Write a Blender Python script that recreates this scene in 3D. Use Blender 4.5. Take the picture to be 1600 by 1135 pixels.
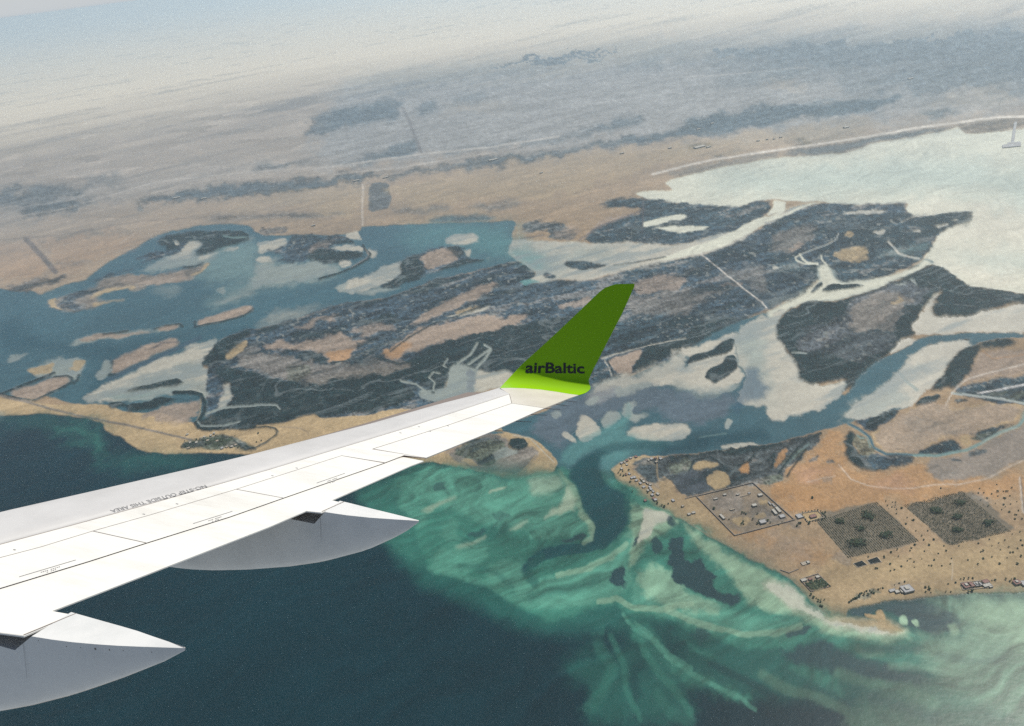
import bpy, bmesh, math, random
import numpy as np
from mathutils import Vector, Matrix
for o in list(bpy.data.objects): bpy.data.objects.remove(o)
random.seed(4); rng = np.random.default_rng(11)
scene = bpy.context.scene
COL = scene.collection
rad = math.radians

# ------------------------------------------------------------------ camera, sky, sun, exposure
ALT = 1500.0                                   # metres above the lagoon
PITCH, ROLL, FPX = rad(28.0), rad(7.5), 1200.0
cp, sp_, cr, sr = math.cos(PITCH), math.sin(PITCH), math.cos(ROLL), math.sin(ROLL)
FWD = Vector((0, cp, -sp_)); DWN = Vector((0, -sp_, -cp)); RGT = Vector((1, 0, 0))
CX = RGT * cr + DWN * sr                       # picture right
CY = DWN * cr - RGT * sr                       # picture down
cam = bpy.data.cameras.new('camera'); cam_ob = bpy.data.objects.new('camera', cam); COL.objects.link(cam_ob)
cam.sensor_width = 36; cam.lens = 36 * FPX / 1600; cam.clip_start = 0.1; cam.clip_end = 900000
m = Matrix.Identity(4)
for i in range(3): m[i][0] = CX[i]; m[i][1] = -CY[i]; m[i][2] = -FWD[i]; m[i][3] = (0, 0, ALT)[i]
cam_ob.matrix_world = m
scene.camera = cam_ob
SUN_AZ, SUN_EL = rad(54), rad(54)              # azimuth from +Y towards +X
world = bpy.data.worlds.new('World'); scene.world = world; world.use_nodes = True
nt = world.node_tree; bg = nt.nodes['Background']; sk = nt.nodes.new('ShaderNodeTexSky')
sk.sky_type = 'NISHITA'; sk.sun_disc = False; sk.sun_elevation = SUN_EL; sk.sun_rotation = SUN_AZ
sk.altitude = 1500; sk.dust_density = 0.3
# dusty white band of sky low over the horizon, all the way round
tcw = nt.nodes.new('ShaderNodeTexCoord'); sxyz = nt.nodes.new('ShaderNodeSeparateXYZ'); rmp = nt.nodes.new('ShaderNodeMapRange'); mxw = nt.nodes.new('ShaderNodeMix'); mxw.data_type = 'RGBA'
rmp.inputs[1].default_value = .10; rmp.inputs[2].default_value = .012; mxw.inputs[7].default_value = (6.4, 6.7, 6.9, 1)
nt.links.new(tcw.outputs['Generated'], sxyz.inputs[0]); nt.links.new(sxyz.outputs[2], rmp.inputs[0]); nt.links.new(rmp.outputs[0], mxw.inputs[0]); nt.links.new(sk.outputs[0], mxw.inputs[6])
nt.links.new(mxw.outputs[2], bg.inputs[0]); bg.inputs[1].default_value = 0.06
sun = bpy.data.lights.new('sun', 'SUN'); sun.energy = 4.0; sun.angle = rad(0.53); sun.color = (1, 0.95, 0.87)
sun_ob = bpy.data.objects.new('sun', sun); COL.objects.link(sun_ob)
sdir = Vector((math.sin(SUN_AZ) * math.cos(SUN_EL), math.cos(SUN_AZ) * math.cos(SUN_EL), math.sin(SUN_EL)))
sun_ob.rotation_euler = sdir.to_track_quat('Z', 'Y').to_euler()
scene.view_settings.view_transform = 'Standard'; scene.view_settings.look = 'None'
scene.view_settings.exposure = 0.6; scene.view_settings.gamma = 1.0
try: scene.view_settings.use_curve_mapping = False
except Exception: pass
scene.render.engine = 'CYCLES'
cy = scene.cycles
cy.max_bounces = 6; cy.diffuse_bounces = 2; cy.glossy_bounces = 2; cy.volume_bounces = 1; cy.transparent_max_bounces = 8
cy.use_denoising = False; cy.sample_clamp_indirect = 3; cy.caustics_reflective = False; cy.caustics_refractive = False

# ------------------------------------------------------------------ helpers
def mat(name, color=(.8, .8, .8), rough=.6, spec=.5, metal=0.0):
    M = bpy.data.materials.new(name); M.use_nodes = True
    b = M.node_tree.nodes['Principled BSDF']
    b.inputs['Base Color'].default_value = (*color, 1); b.inputs['Roughness'].default_value = rough
    b.inputs['Specular IOR Level'].default_value = spec; b.inputs['Metallic'].default_value = metal
    return M
def noisy(M, c1, c2, scale, detail=4, rough=.6, bump=0, stretch=(1, 1, 1), lo=.35, hi=.65, coords='Object'):
    t = M.node_tree; b = t.nodes['Principled BSDF']
    tc = t.nodes.new('ShaderNodeTexCoord'); mp = t.nodes.new('ShaderNodeMapping'); mp.inputs['Scale'].default_value = stretch
    n = t.nodes.new('ShaderNodeTexNoise'); n.inputs['Scale'].default_value = scale; n.inputs['Detail'].default_value = detail; n.inputs['Roughness'].default_value = rough
    r = t.nodes.new('ShaderNodeValToRGB'); r.color_ramp.elements[0].position = lo; r.color_ramp.elements[1].position = hi
    r.color_ramp.elements[0].color = (*c1, 1); r.color_ramp.elements[1].color = (*c2, 1)
    t.links.new(tc.outputs[coords], mp.inputs[0]); t.links.new(mp.outputs[0], n.inputs[0]); t.links.new(n.outputs[0], r.inputs[0]); t.links.new(r.outputs[0], b.inputs['Base Color'])
    if bump:
        bp = t.nodes.new('ShaderNodeBump'); bp.inputs['Strength'].default_value = bump; t.links.new(n.outputs[0], bp.inputs['Height']); t.links.new(bp.outputs[0], b.inputs['Normal'])
    return M
def mesh_ob(name, verts, faces, material=None, parent=None, smooth=False, **props):
    me = bpy.data.meshes.new(name); me.from_pydata([tuple(v) for v in verts], [], [tuple(q) for q in faces]); me.update()
    o = bpy.data.objects.new(name, me); COL.objects.link(o)
    if material: me.materials.append(material)
    if parent: o.parent = parent
    if smooth:
        for p in me.polygons: p.use_smooth = True
    for k, v in props.items(): o[k] = v
    return o
def empty(name, loc, label, cat, group=None, rz=0.0):
    o = bpy.data.objects.new(name, None); COL.objects.link(o); o.location = loc; o.rotation_euler = (0, 0, rz)
    o['label'] = label; o['category'] = cat
    if group: o['group'] = group
    return o
def P(txt): return [tuple(float(q) for q in t.split(',')) for t in txt.split()]

# ------------------------------------------------------------------ the survey of the coast (metres, x east of track, y ahead)
# kind, feather, raggedness, opacity | outline
MAP = """
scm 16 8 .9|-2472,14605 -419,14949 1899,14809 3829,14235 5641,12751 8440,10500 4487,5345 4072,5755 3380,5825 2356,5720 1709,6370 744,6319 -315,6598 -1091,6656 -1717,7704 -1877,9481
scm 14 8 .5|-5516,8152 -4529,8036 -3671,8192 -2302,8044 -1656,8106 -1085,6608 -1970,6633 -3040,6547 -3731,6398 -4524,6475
pale 10 7 .35|-350,9421 391,9152 361,8667 -416,8923
pale 12 7 .3|2928,8368 3431,8184 3230,7737 2862,7805
pale 12 7 .35|3727,6771 4601,6563 4248,6024 3656,6332
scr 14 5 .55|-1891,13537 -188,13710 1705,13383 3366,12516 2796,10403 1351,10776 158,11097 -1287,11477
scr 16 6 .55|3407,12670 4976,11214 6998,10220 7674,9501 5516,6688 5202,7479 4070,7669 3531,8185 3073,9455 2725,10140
scr 8 6 .75|-8042,9393 -4879,7955 -4421,7814 -3907,7667 -3572,7889 -3472,7407 -3722,7291 -3894,7070 -4102,6951 -6495,7376
scr 6 6 .8|-4148,6767 -4102,6951 -3894,7070 -3547,6980 -3181,6771 -3053,6854 -3099,6663 -3452,6758 -3531,6624 -3713,6478 -4014,6546
scr 5 5 .9|-3005,6518 -2846,6719 -2592,6852 -2280,6810 -1861,6712 -1457,6642 -1079,6560 -1068,6569 -863,6538 -927,6308 -1086,6247 -1254,6261 -1385,6208 -1761,6255 -2143,6303 -2556,6430 -2861,6438
scr 5 5 .9|-852,6418 -715,6482 -334,6432 49,6542 428,6490 812,6512 1108,6563 1316,6636 1679,6689 1873,7082 2098,7147 2493,7087 3074,6998 3476,6986 3668,6766 3484,6445 3157,6316 2806,6365 2450,6414 2039,6308 1674,6334 1520,6280 1159,6328 788,6338 498,6245 219,6206 -147,6253 -516,6263 -776,6282
scr 5 4 .7|-1384,7152 -1073,7155 -894,7524 -641,7675 -569,7045 -847,6939 -1154,6964 -1364,7011
scr 5 4 .7|-464,6984 -240,7035 166,6977 572,6965 883,7013 1114,7172 1279,7506 1560,7305 1489,7076 1174,6924 656,6817 261,6872 -240,6854
scr 4 4 .8|-1962,8714 -2007,9631 -1966,10055 -1513,10287 -1460,10247 -1037,10581 -866,8901 -1260,8906 -1619,8762 -1645,8511
scr 5 4 .6|-802,9821 -525,9853 -417,9290 -676,8902
scr 5 4 .5|-389,10088 155,10178 110,9679 -272,9333
scr 5 4 .7|-2187,7329 -2025,7463 -1574,7348 -1511,7223 -1862,7197 -2104,7157
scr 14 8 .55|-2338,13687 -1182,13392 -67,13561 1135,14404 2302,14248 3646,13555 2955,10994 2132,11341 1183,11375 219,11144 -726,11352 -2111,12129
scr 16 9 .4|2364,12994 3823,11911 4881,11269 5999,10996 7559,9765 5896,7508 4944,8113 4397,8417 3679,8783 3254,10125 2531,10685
scr 10 8 .6|3623,8022 4096,7816 4633,7973 6487,8309 4926,6191 4241,6414 4099,6655 3783,6795 3588,7222 3428,7575
scr 8 6 .5|2469,8672 2893,8993 3442,9452 3650,9227 3465,8258 2957,8229 2577,8375
scr 4 4 .8|3445,6156 3757,6129 3700,5969 3434,5967
scr 5 4 .8|2319,5783 2469,5812 2416,5643 2311,5590
scr 2 2 .9|1603,6100 1789,6028 1723,5865 1564,5920
scr 2 2 .9|1666,5669 1748,5659 1726,5562 1659,5586
scr 14 9 .4|-6423,10858 -6072,11072 -5392,10939 -4893,10475 -5247,10281 -5613,9858 -5921,9913
scr 3 3 .7|-2182,5751 -2013,5820 -1543,5640 -1029,5438 -1015,5334 -1416,5418 -1795,5638 -2047,5637
scr 3 3 .7|-701,5318 -508,5314 -363,5248 -253,5280 -283,5157 -439,5148 -678,5227
scr 3 3 .7|-174,5162 -3,5164 216,5173 177,5055 -8,5007
scr 2 2 .9|-439,4944 -343,5028 -161,4973 45,4857 -17,4786 -221,4851 -415,4900
scr 1 1 .8|-950,6178 -785,6165 -702,5374 -871,5340
scr 3 4 .5|-3667,5958 -3564,5878 -3300,5925 -2907,5879 -2712,5758 -2630,5572 -2773,5725 -3076,5699 -3299,5660 -3602,5855
org 3 3 .6|-4314,5951 -3743,5818 -3580,5717 -3559,5819 -2934,4949 -2973,4876 -3257,4906 -3752,5023
org 8 8 .5|-3525,5824 -3037,5777 -2764,5702 -2533,5532 -2631,5192 -2704,4999 -2923,4960
pale 8 6 .5|-2192,5841 -1678,6296 -1036,6186 -679,5940 36,6207 586,6211 1130,6178 1631,6083 1522,5678 824,5441 456,5087 3,5302 -317,5338 -691,5397 -748,5975 -958,6079 -920,5281 -1124,5371 -1507,5890
pale 8 6 .5|1453,6192 2178,6172 2898,6152 3100,5830 2684,5676 2152,5610 1666,5669 1293,5523
pale 12 8 .35|2957,8229 3465,8258 3366,8016 2912,7660
scr 2 3 .5|-2991,5106 -2831,5140 -2736,5073 -2730,5009 -2978,5055
s_dk 3 .8|-3548,5833 -2903,4929
s_dk 2 .6|-902,9658 -718,8288 -562,7042
s_rd 2 .6|-1000,6169 -876,5058
s_rd 2 .5|-1360,6984 -952,6981 -505,6990 62,6901 677,6996
s_rd 2 .4|-1312,6659 -722,6580 54,6683
bay 1 1 1|1245,5162 1307,5191 1433,5250 1724,5321 2063,5371 2345,5314 2497,5260 2586,5315 2728,5413 2988,5444 3344,5496 3443,5554 3389,5322 3657,5290 4200,5206 2473,2862 2402,3208 2292,2617 2153,2828 2065,2915 2003,2975 2011,3163 1992,3242 1933,3249 2075,3413 2204,3565 2160,3547 2317,3663 2445,3723 2525,3807 2495,3849 2278,3875 2229,3897 2271,4026 2333,4108 2134,4164 1966,4255 1936,4340 1852,4365 1753,4425 1703,4473 1655,4496 1562,4466 1445,4400 1321,4490 1220,4575 1097,4707 1037,4761 995,4833 948,4963 1073,4986 1208,4920 1191,5100
baysil 14 6 .8|2280,4043 2378,4133 2500,4121 2560,4003 2754,3913 3168,3805 2473,2862 2402,3208 2177,2864 2010,2985 2011,3163 1999,3255 2075,3413 2204,3565 2160,3547 2317,3663 2445,3723 2525,3807 2495,3849 2278,3875 2229,3897
bay 12 8 .5|2132,3457 2344,3439 2790,3293 2700,3170 2459,3295 2262,3340
bay 12 8 .5|2090,3192 2394,3196 2648,3100 2582,3010 2348,3125
bay2 16 6 .6|1348,5110 1831,5166 2522,4979 3033,4819 3175,4387 3477,4225 2989,3562 2842,4051 2562,4233 2204,4309 1884,4512 1537,4732
bay2 12 6 .5|2028,3367 2280,3333 2700,3170 2550,2967 2244,3106 2074,3257
bay2 12 6 .4|2749,4003 3316,4006 2906,3450 2632,3719
gry 1 .5 .8|3467,5624 3747,5697 3963,5589 4324,5375 4180,5179 3826,5380 3686,5286 3392,5327
s_rd 2.2 1|1158,5363 1626,5533 2136,5567 2478,5589 2823,5612 3194,5679 3496,5675 3794,5691 3971,5601 4337,5392
scr 2 2 .8|2084,5429 2353,5528 2575,5507 2908,5615 3256,5638 3376,5583 3356,5504 2997,5462 2734,5425 2594,5332 2485,5268 2348,5319
scr 2 3 .5|1250,5347 1586,5397 1949,5507 2106,5488 2063,5371 1724,5321 1436,5262 1259,5186
lag 1 1 1|-4359,5118 -3167,4737 -3010,4630 -2896,4604 -2811,4511 -2748,4566 -2687,4650 -2595,4672 -2601,4757 -2581,4909 -2563,5023 -2525,5119 -2491,5263 -2439,5433 -2354,5525 -2194,5578 -2017,5579 -1863,5532 -1725,5398 -1642,5237 -1547,5111 -1173,4975 -974,4926 -873,4925 -873,5037 -442,4906 -241,4847 -33,4772 118,4733 136,4692 95,4365 107,3980 72,3993 -35,3958 -194,3914 -367,3863 -484,3779 -573,3722 -697,3711 -816,3718 -940,3656 -1089,3575 -1238,3517 -1384,3497 -1424,3334 -1395,3134 -1306,3050 -1190,2906 -1174,2769 -1241,2681 -1262,2644 -1298,2677 -1614,2829 -1737,2899 -1913,2970 -2045,3073 -2320,3144 -3318,3629
wsh 12 6 .85|-1623,4018 -1418,4282 -1487,4575 -1213,4445 -976,4357 -881,4217 -1018,4140 -1145,4088 -1380,4121 -1428,3953 -1517,3895 -1645,3915
wsh 8 5 .85|-1859,4657 -1780,4926 -1598,5047 -1418,4282 -1610,4299 -1752,4299
wsh 8 5 .5|-2819,4488 -2769,4548 -2670,4591 -2540,4547 -2572,4506 -2740,4487
wdp2 8 4 .7|-2912,4256 -2238,3604 -1985,3585 -1562,3532 -1259,3609 -1231,3487 -1556,3512 -1686,3427 -1838,3255 -1813,3157 -1804,3045 -1884,3066 -1940,3283 -1959,3403 -2109,3496 -2313,3590 -2579,3631
wtq2 20 8 .6|-503,4864 114,4668 163,4010 72,3993 -14,4026 -192,4279 -289,4520 -483,4449 -589,4580
sil 10 4 .5|-1163,3738 -948,3710 -864,3703 -701,3744 -575,3756 -452,3824 -282,3926 76,4043 72,3993 -194,3919 -367,3863 -484,3779 -573,3722 -697,3711 -816,3718 -940,3656 -1089,3575 -1238,3517 -1250,3568
sil 2 3 1|-902,3911 -854,4010 -740,4115 -657,4213 -548,4251 -548,3974 -647,3891 -714,3869 -835,3865
silg 3 2 .9|-918,3962 -823,4047 -838,3889 -865,3831 -645,3868 -487,3836 -537,3808 -672,3788 -796,3830
sil 2 2 1|-338,4510 -240,4608 -160,4590 -73,4478 -94,4427 -210,4400 -268,4437
sil 1 2 .9|-201,4296 -154,4292 -165,4187 -84,4103 41,4056 -29,4103 -174,4164
sil 2 2 1|-1576,4957 -1479,5000 -1392,4998 -1331,4875 -1377,4769 -1468,4758 -1524,4735
sil 2 2 1|-1513,4686 -1424,4652 -1363,4557 -1418,4536 -1488,4581
silg 6 4 .9|-1488,4581 -1197,4467 -976,4357 -944,4266 -948,4165 -1106,4122 -1380,4121 -1453,4052 -1431,4338
sil 1 2 1|-974,4926 -880,4937 -840,4726 -958,4806
sil 1 2 1|-1055,4688 -847,4652 -802,4515 -885,4547 -1015,4628
sil 1 2 1|-952,4322 -940,4371 -859,4341 -846,4309 -904,4251
sil 2 2 .8|-791,4600 -707,4450 -729,4374 -772,4418
silg 3 3 .8|-2451,4595 -2314,4654 -2221,4676 -2058,4645 -1953,4635 -1812,4668 -1699,5022 -1598,5047 -1642,5237 -1717,5096 -1811,4845 -1957,4810 -1968,5129 -2080,5208 -2134,5032 -2209,4786 -2339,4719 -2419,4665
sil 1 2 1|-1950,5106 -2029,5188 -2093,5179 -2147,4943 -2173,4831 -1968,4844 -2010,5015
sil 2 2 .9|-1939,4818 -1844,4888 -1726,4920 -1694,5004 -1677,4855 -1785,4866 -1877,4750
silg 2 3 .7|-2524,3528 -2510,3593 -2417,3602 -2406,3564 -2478,3532 -2495,3503
silg 3 3 .6|-1617,4154 -1588,4217 -1556,4134 -1545,4060 -1602,4102
sil 2 3 1|-1844,3056 -1813,3158 -1738,3190 -1719,3239 -1654,3334 -1581,3345 -1477,3489 -1384,3497 -1424,3334 -1395,3134 -1267,3040 -1190,2906 -1174,2769 -1241,2681 -1281,2797 -1299,2880 -1384,2957 -1456,2962 -1582,2926 -1727,2943 -1915,2991
silg 6 5 .8|-1734,3182 -1593,3158 -1428,3098 -1249,2921 -1240,2838 -1267,2793 -1254,2727 -1306,2882 -1389,2972 -1543,3013 -1698,3011 -1832,3060 -1745,3095 -1645,3097
silg 5 4 .8|-1578,3200 -1445,3274 -1359,3109 -1438,3131
sil 2 3 .9|-1822,3072 -1797,3153 -1734,3182 -1657,3130 -1719,3103 -1764,3035
wsh 4 3 .8|-1834,3033 -1685,3015 -1540,3005 -1471,3008 -1389,2972 -1489,2956 -1615,2921 -1736,2966
silg 3 3 .9|-2336,3409 -2292,3446 -2219,3476 -2106,3453 -2043,3426 -2001,3284 -1979,3201 -2023,3183 -2132,3273 -2245,3288
pale 1 2 .9|-2332,3416 -2278,3434 -2210,3440 -2166,3346 -2219,3328 -2254,3306
pale 1 2 .8|-2120,3415 -2083,3438 -2043,3418 -2026,3307 -2069,3319
pnk 1 1 1|-2295,3160 -2262,3202 -2211,3219 -2134,3278 -2070,3270 -2030,3231 -2015,3182 -2064,3128 -2122,3054 -2182,3087
s_man 1.6 1|-2325,3167 -2271,3220 -2228,3254 -2153,3319
s_man 1.2 1|-2134,3278 -2070,3270 -2030,3239 -2011,3188 -2060,3120 -2120,3050
s_man 1.2 1|-2317,3158 -2209,3099 -2129,3053
s_man 1.4 1|-2007,3263 -1993,3206 -1994,3176
pnk 1 1 1|-1898,3369 -1879,3439 -1761,3528 -1650,3531 -1611,3510 -1601,3454 -1701,3380 -1784,3272 -1843,3213 -1857,3230
s_man 1 1|-1894,3368 -1854,3221 -1815,3218
s_dk 1 .8|-1732,3466 -1708,3512 -1623,3496
silg 2 2 .8|-1950,3400 -1914,3407 -1850,3212 -1880,3160 -1910,3213
s_deep 2.4 .9|-1836,3178 -1745,3269 -1633,3386 -1518,3519
pnk 1 1 1|-1604,3736 -1554,3781 -1343,3860 -1313,3786 -1354,3728 -1443,3686 -1576,3659
s_man 1 1|-1609,3737 -1587,3662 -1443,3686 -1345,3725 -1318,3809
silg 2 2 .9|-2257,3646 -2219,3710 -2152,3747 -2045,3734 -1915,3724 -1815,3703 -1750,3732 -1682,3730 -1650,3681 -1697,3647 -1852,3666 -2015,3658 -2124,3644 -2210,3632
pnk 1 2 .9|-2219,3710 -2134,3745 -1950,3705 -1817,3684 -1800,3660 -2019,3669 -2148,3660
pnk 1 1 1|-1797,3697 -1724,3730 -1659,3684 -1706,3650 -1778,3668
s_man 1.4 .9|-2084,3726 -2007,3722 -1958,3727
s_man 1.4 .9|-1808,3704 -1757,3728 -1689,3727 -1654,3683
gry 1 2 1|-2699,4411 -2611,4418 -2513,4460 -2459,4519 -2488,4634 -2419,4665 -2197,4613 -2008,4586 -1906,4646 -1834,4676 -1805,4680 -1807,4581 -1819,4491 -1836,4417 -1953,4420 -2110,4372 -2198,4304 -2187,4399 -2388,4443 -2394,4297 -2242,4223 -2156,4230 -2140,4201 -2294,4171 -2379,4153 -2441,4128 -2512,4162 -2633,4281
pale 1 2 1|-2693,4409 -2661,4423 -2607,4296 -2496,4168 -2598,4246
pale 1 1.5 1|-2376,4232 -2311,4211 -2161,4231 -2140,4201 -2279,4177 -2337,4162
pale 1 1.5 1|-2416,4293 -2399,4421 -2333,4449 -2232,4440 -2154,4388 -2198,4304 -2187,4399 -2353,4381 -2389,4295
pale 1 1.5 1|-1870,4495 -1831,4563 -1828,4688 -1799,4678 -1801,4579 -1819,4491
pnk 2 3 .8|-2406,4633 -2186,4582 -1985,4577 -1868,4522 -1886,4422 -2115,4387 -2232,4440
msh 2 3 .9|-2597,4389 -2513,4460 -2402,4499 -2366,4435 -2452,4365 -2511,4241 -2436,4240 -2348,4188 -2410,4140 -2502,4181 -2614,4322
msh 2 3 .9|-2556,4605 -2514,4699 -2398,4741 -2299,4805 -2274,4767 -2367,4687 -2464,4626 -2525,4581
s_man 1.2 1|-1959,4651 -1877,4649 -1851,4697
man 1 1.5 1|-2365,5322 -2321,5428 -2188,5482 -2023,5395 -1845,5375 -1716,5267 -1638,5131 -1676,5063 -1740,4974 -1804,4935 -1881,4872 -1956,4839 -1973,5001 -1955,5124 -2086,5227 -2133,5064 -2233,5007 -2270,4928 -2246,5043 -2221,5130 -2344,5262
msh 2 3 1|-2410,4905 -2395,5006 -2359,5055 -2259,5080 -2146,5068 -2189,5167 -2112,5238 -2068,5169 -2097,5017 -2172,4921 -2221,4849 -2343,4925
scr2 1 2 .8|-2550,5112 -2523,5199 -2450,5304 -2458,5359 -2448,5426 -2336,5470 -2328,5430 -2432,5349 -2435,5265 -2501,5141
sil 1 1 1|-2228,5267 -2195,5254 -2158,5155 -2183,5165
s_wsh 1 .9|-1861,5222 -1776,5153 -1682,5132
msh 1 3 1|-1418,4536 -1365,4615 -1295,4618 -1386,4712 -1524,4735 -1479,4808 -1348,4882 -1336,5042 -1173,4975 -1178,4879 -1099,4978 -979,4962 -956,4789 -887,4730 -884,4667 -1010,4732 -1063,4677 -1013,4612 -885,4547 -790,4496 -786,4368 -899,4356 -986,4361 -1114,4436 -1203,4497 -1392,4554
man 1 2 1|-1198,4523 -1156,4623 -1080,4653 -992,4604 -798,4485 -789,4397 -899,4356 -986,4361 -1114,4436
msh 2 4 .7|-1661,5316 -1520,5293 -1396,5241 -1405,5174 -1547,5111 -1630,5232
pnk 2 4 .5|-1166,4569 -1145,4801 -979,4962 -924,5042 -893,4960 -969,4891 -1062,4737 -1156,4565
s_man 1.6 1|-824,4628 -805,4546 -755,4440 -766,4360 -829,4250 -913,4178 -1015,4127
s_pnk 1 .8|-800,4544 -770,4446 -776,4364 -849,4257
man 1 2 1|-1006,4777 -897,4734 -880,4671 -988,4724
msh 2 4 .6|-3150,4704 -3111,4826 -3001,4816 -2781,4836 -2718,4743 -2799,4610 -2949,4609
pnk 3 3 .6|-2879,4650 -2766,4692 -2741,4616 -2832,4595
scr2 2 4 .5|-3203,4803 -3047,4804 -2938,4793 -2860,4738 -2997,4705 -3121,4707
msh 1 2 1|-656,3854 -632,3921 -551,4023 -548,4251 -477,4333 -384,4396 -249,4430 -210,4385 -192,4279 -192,4171 -84,4103 -19,4118 -76,4061 -193,4054 -301,4018 -389,3989 -455,3894 -558,3861
man 1 2 1|-656,3854 -632,3921 -551,4023 -575,4235 -477,4333 -384,4396 -249,4430 -336,4406 -438,4305 -462,4219 -449,4136 -390,4026 -455,3894 -558,3861
pnk 2 3 .9|-446,4267 -382,4324 -287,4372 -201,4283 -229,4132 -302,4107 -373,4057 -429,4103
man 1 2 .8|-316,4369 -220,4389 -192,4279 -202,4148 -239,4188 -258,4305
man 1 1 1|-256,4090 -193,4144 -75,4087 -20,4110 -76,4061 -193,4049 -301,4013 -380,3991
msh 1 1.5 1|-1384,3497 -1242,3537 -1238,3517 -1089,3575 -940,3656 -816,3718 -697,3711 -573,3722 -484,3779 -367,3863 -194,3914 -35,3958 72,3993 159,3961 189,3804 165,3721 134,3654 185,3669 294,3675 376,3608 456,3600 524,3611 683,3671 892,3711 1053,3747 1268,3840 1400,3975 1512,4042 1521,4067 1726,4222 1510,4085 1742,4289 1930,4295 1966,4255 2134,4164 2333,4108 2271,4026 2229,3897 2278,3875 2495,3849 2525,3807 2445,3723 2317,3663 2160,3547 2204,3565 2075,3413 1996,3348 1884,3238 1700,3161 1630,3145 1522,3182 1482,3210 1436,3226 1297,3086 1153,2995 995,2938 944,2841 786,2719 606,2662 724,2717 482,2611 376,2566 281,2521 152,2453 -10,2580 -95,2674 -185,2717 -260,2814 -276,2668 -338,2613 -222,2549 -1002,2513 -1251,2606 -1290,2651 -1241,2681 -1174,2769 -1190,2906 -1267,3040 -1067,2034 -1424,3334
man 2 3 .9|-1238,3517 -1089,3575 -940,3656 -816,3718 -697,3711 -573,3722 -484,3779 -367,3863 -194,3914 -35,3958 -107,3888 -280,3809 -405,3720 -529,3697 -691,3646 -810,3675 -917,3619 -1024,3574 -1112,3488 -1217,3429
man 1 3 1|-1384,3497 -1242,3537 -1233,3497 -1284,3327 -1331,3274 -1280,3195 -1123,3029 -980,2421 -1120,3014 -1215,3115 -1320,3207 -1395,3134 -1424,3334
man 2 3 .95|-1190,2906 -1310,3066 -1349,3153 -1131,3062 -1123,3030 -955,2899 -754,2929 -549,2960 -408,2935 -297,2949 -282,2857 -266,2689 -331,2680 -399,2750 -481,2792 -394,2658 -418,2627 -539,2560 -644,2598 -769,2594 -892,2577 -1019,2585 -1002,2513 -1210,2597 -1269,2646 -1236,2686 -1174,2769
man 2 2.5 .9|-482,2813 -434,2899 -343,3070 -184,3137 22,3176 97,3187 323,3222 420,3265 478,3085 371,2787 288,2592 221,2983 -12,2621 -4,2751 -5,2738 -135,2781 -201,2834 -275,2855 -266,2676 -400,2764
man 2 3 .8|-988,3176 -904,3200 -811,3078 -753,3024 -826,3037 -969,3154
man 2 4 .8|-1025,3407 -960,3441 -899,3405 -772,3384 -722,3360 -850,3336 -965,3336 -1063,3365
man 2 4 .8|-749,3450 -659,3497 -554,3483 -512,3451 -619,3410 -704,3399
gry 3 4 .7|-1170,3228 -1098,3240 -977,3157 -826,3037 -695,3015 -586,3061 -550,2974 -481,2985 -407,2920 -474,2880 -611,2890 -745,2870 -883,2879 -1041,2978 -1131,3061 -1263,3159
mshg 3 4 .6|-992,3083 -886,3053 -874,2904 -952,2883
pnk 1.5 3 .9|-1164,3301 -1137,3352 -1112,3380 -1036,3305 -962,3318 -867,3298 -812,3343 -730,3300 -753,3239 -695,3255 -603,3245 -616,3215 -715,3178 -701,3125 -716,3067 -761,3034 -803,3076 -888,3195 -982,3223 -1101,3257
org 2 3 .7|-862,3172 -785,3150 -715,3178 -710,3081 -763,3042 -805,3084
pnk 1.5 3 1|-595,3079 -539,3094 -480,3191 -410,3291 -312,3296 -198,3333 -120,3364 -60,3317 -3,3253 75,3301 126,3267 99,3221 22,3184 -51,3181 -199,3141 -343,3085 -456,3047 -509,2993 -563,3039
org 3 3 .7|-592,3086 -518,3112 -464,3170 -417,3123 -484,3032 -517,2998 -556,3045
pnk 1.5 3 .9|-460,3360 -402,3454 -277,3572 -154,3677 -43,3749 -23,3720 -47,3662 -156,3532 -276,3452 -314,3388 -427,3314 -503,3319
pale 2 3 .7|-260,3409 -157,3472 -86,3459 -118,3440 -228,3361
pnk 3 4 .7|-1062,3436 -986,3543 -866,3602 -817,3607 -871,3526 -972,3463
pnk 3 4 .6|-767,3347 -619,3410 -507,3375 -541,3313 -652,3277
sil 1 1 .9|-322,3391 -197,3389 -87,3430 -37,3492 -88,3392 -159,3376 -236,3354
s_sil .8 .8|-787,3627 -759,3568 -756,3509
s_sil .8 .8|-767,3020 -701,3063 -614,3124
s_man 1.2 .9|-530,3076 -451,3199 -343,3315 -236,3364 -78,3466
s_man 1.2 .9|-791,3042 -727,3039 -675,3086 -580,3155 -495,3196
s_man 2 .8|-576,3027 -478,2939 -410,2965 -343,3069
msh 3 4 .7|-32,3614 53,3671 142,3555 40,3467 12,3516
pale 1.5 2 .9|-1321,3239 -1316,3303 -1277,3359 -1245,3419 -1232,3363 -1266,3255 -1274,3201
gry 2 4 .6|-1266,3255 -1227,3344 -1150,3339 -1170,3228 -1228,3164
pnk 2 3 .7|238,3324 358,3361 449,3400 399,3328 318,3298 257,3290
pnk 2 3 .7|631,3491 752,3534 889,3507 908,3457 843,3356 793,3313 618,3352
pnk 2 3 .6|1014,3337 1103,3326 1132,3276 1086,3272 1013,3307
pnk 3 4 .5|900,3547 1019,3571 966,3523 904,3502
gry 5 5 .6|568,3330 718,3319 948,3319 1074,3237 908,3179 805,3068 667,3095 562,3146
gry 5 5 .5|991,3470 1319,3505 1195,3158 1131,3296
mshd 2 4 .8|478,3085 603,3133 738,3090 820,2995 990,2975 958,2919 819,2866 709,2837 536,2813 386,2797
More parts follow.
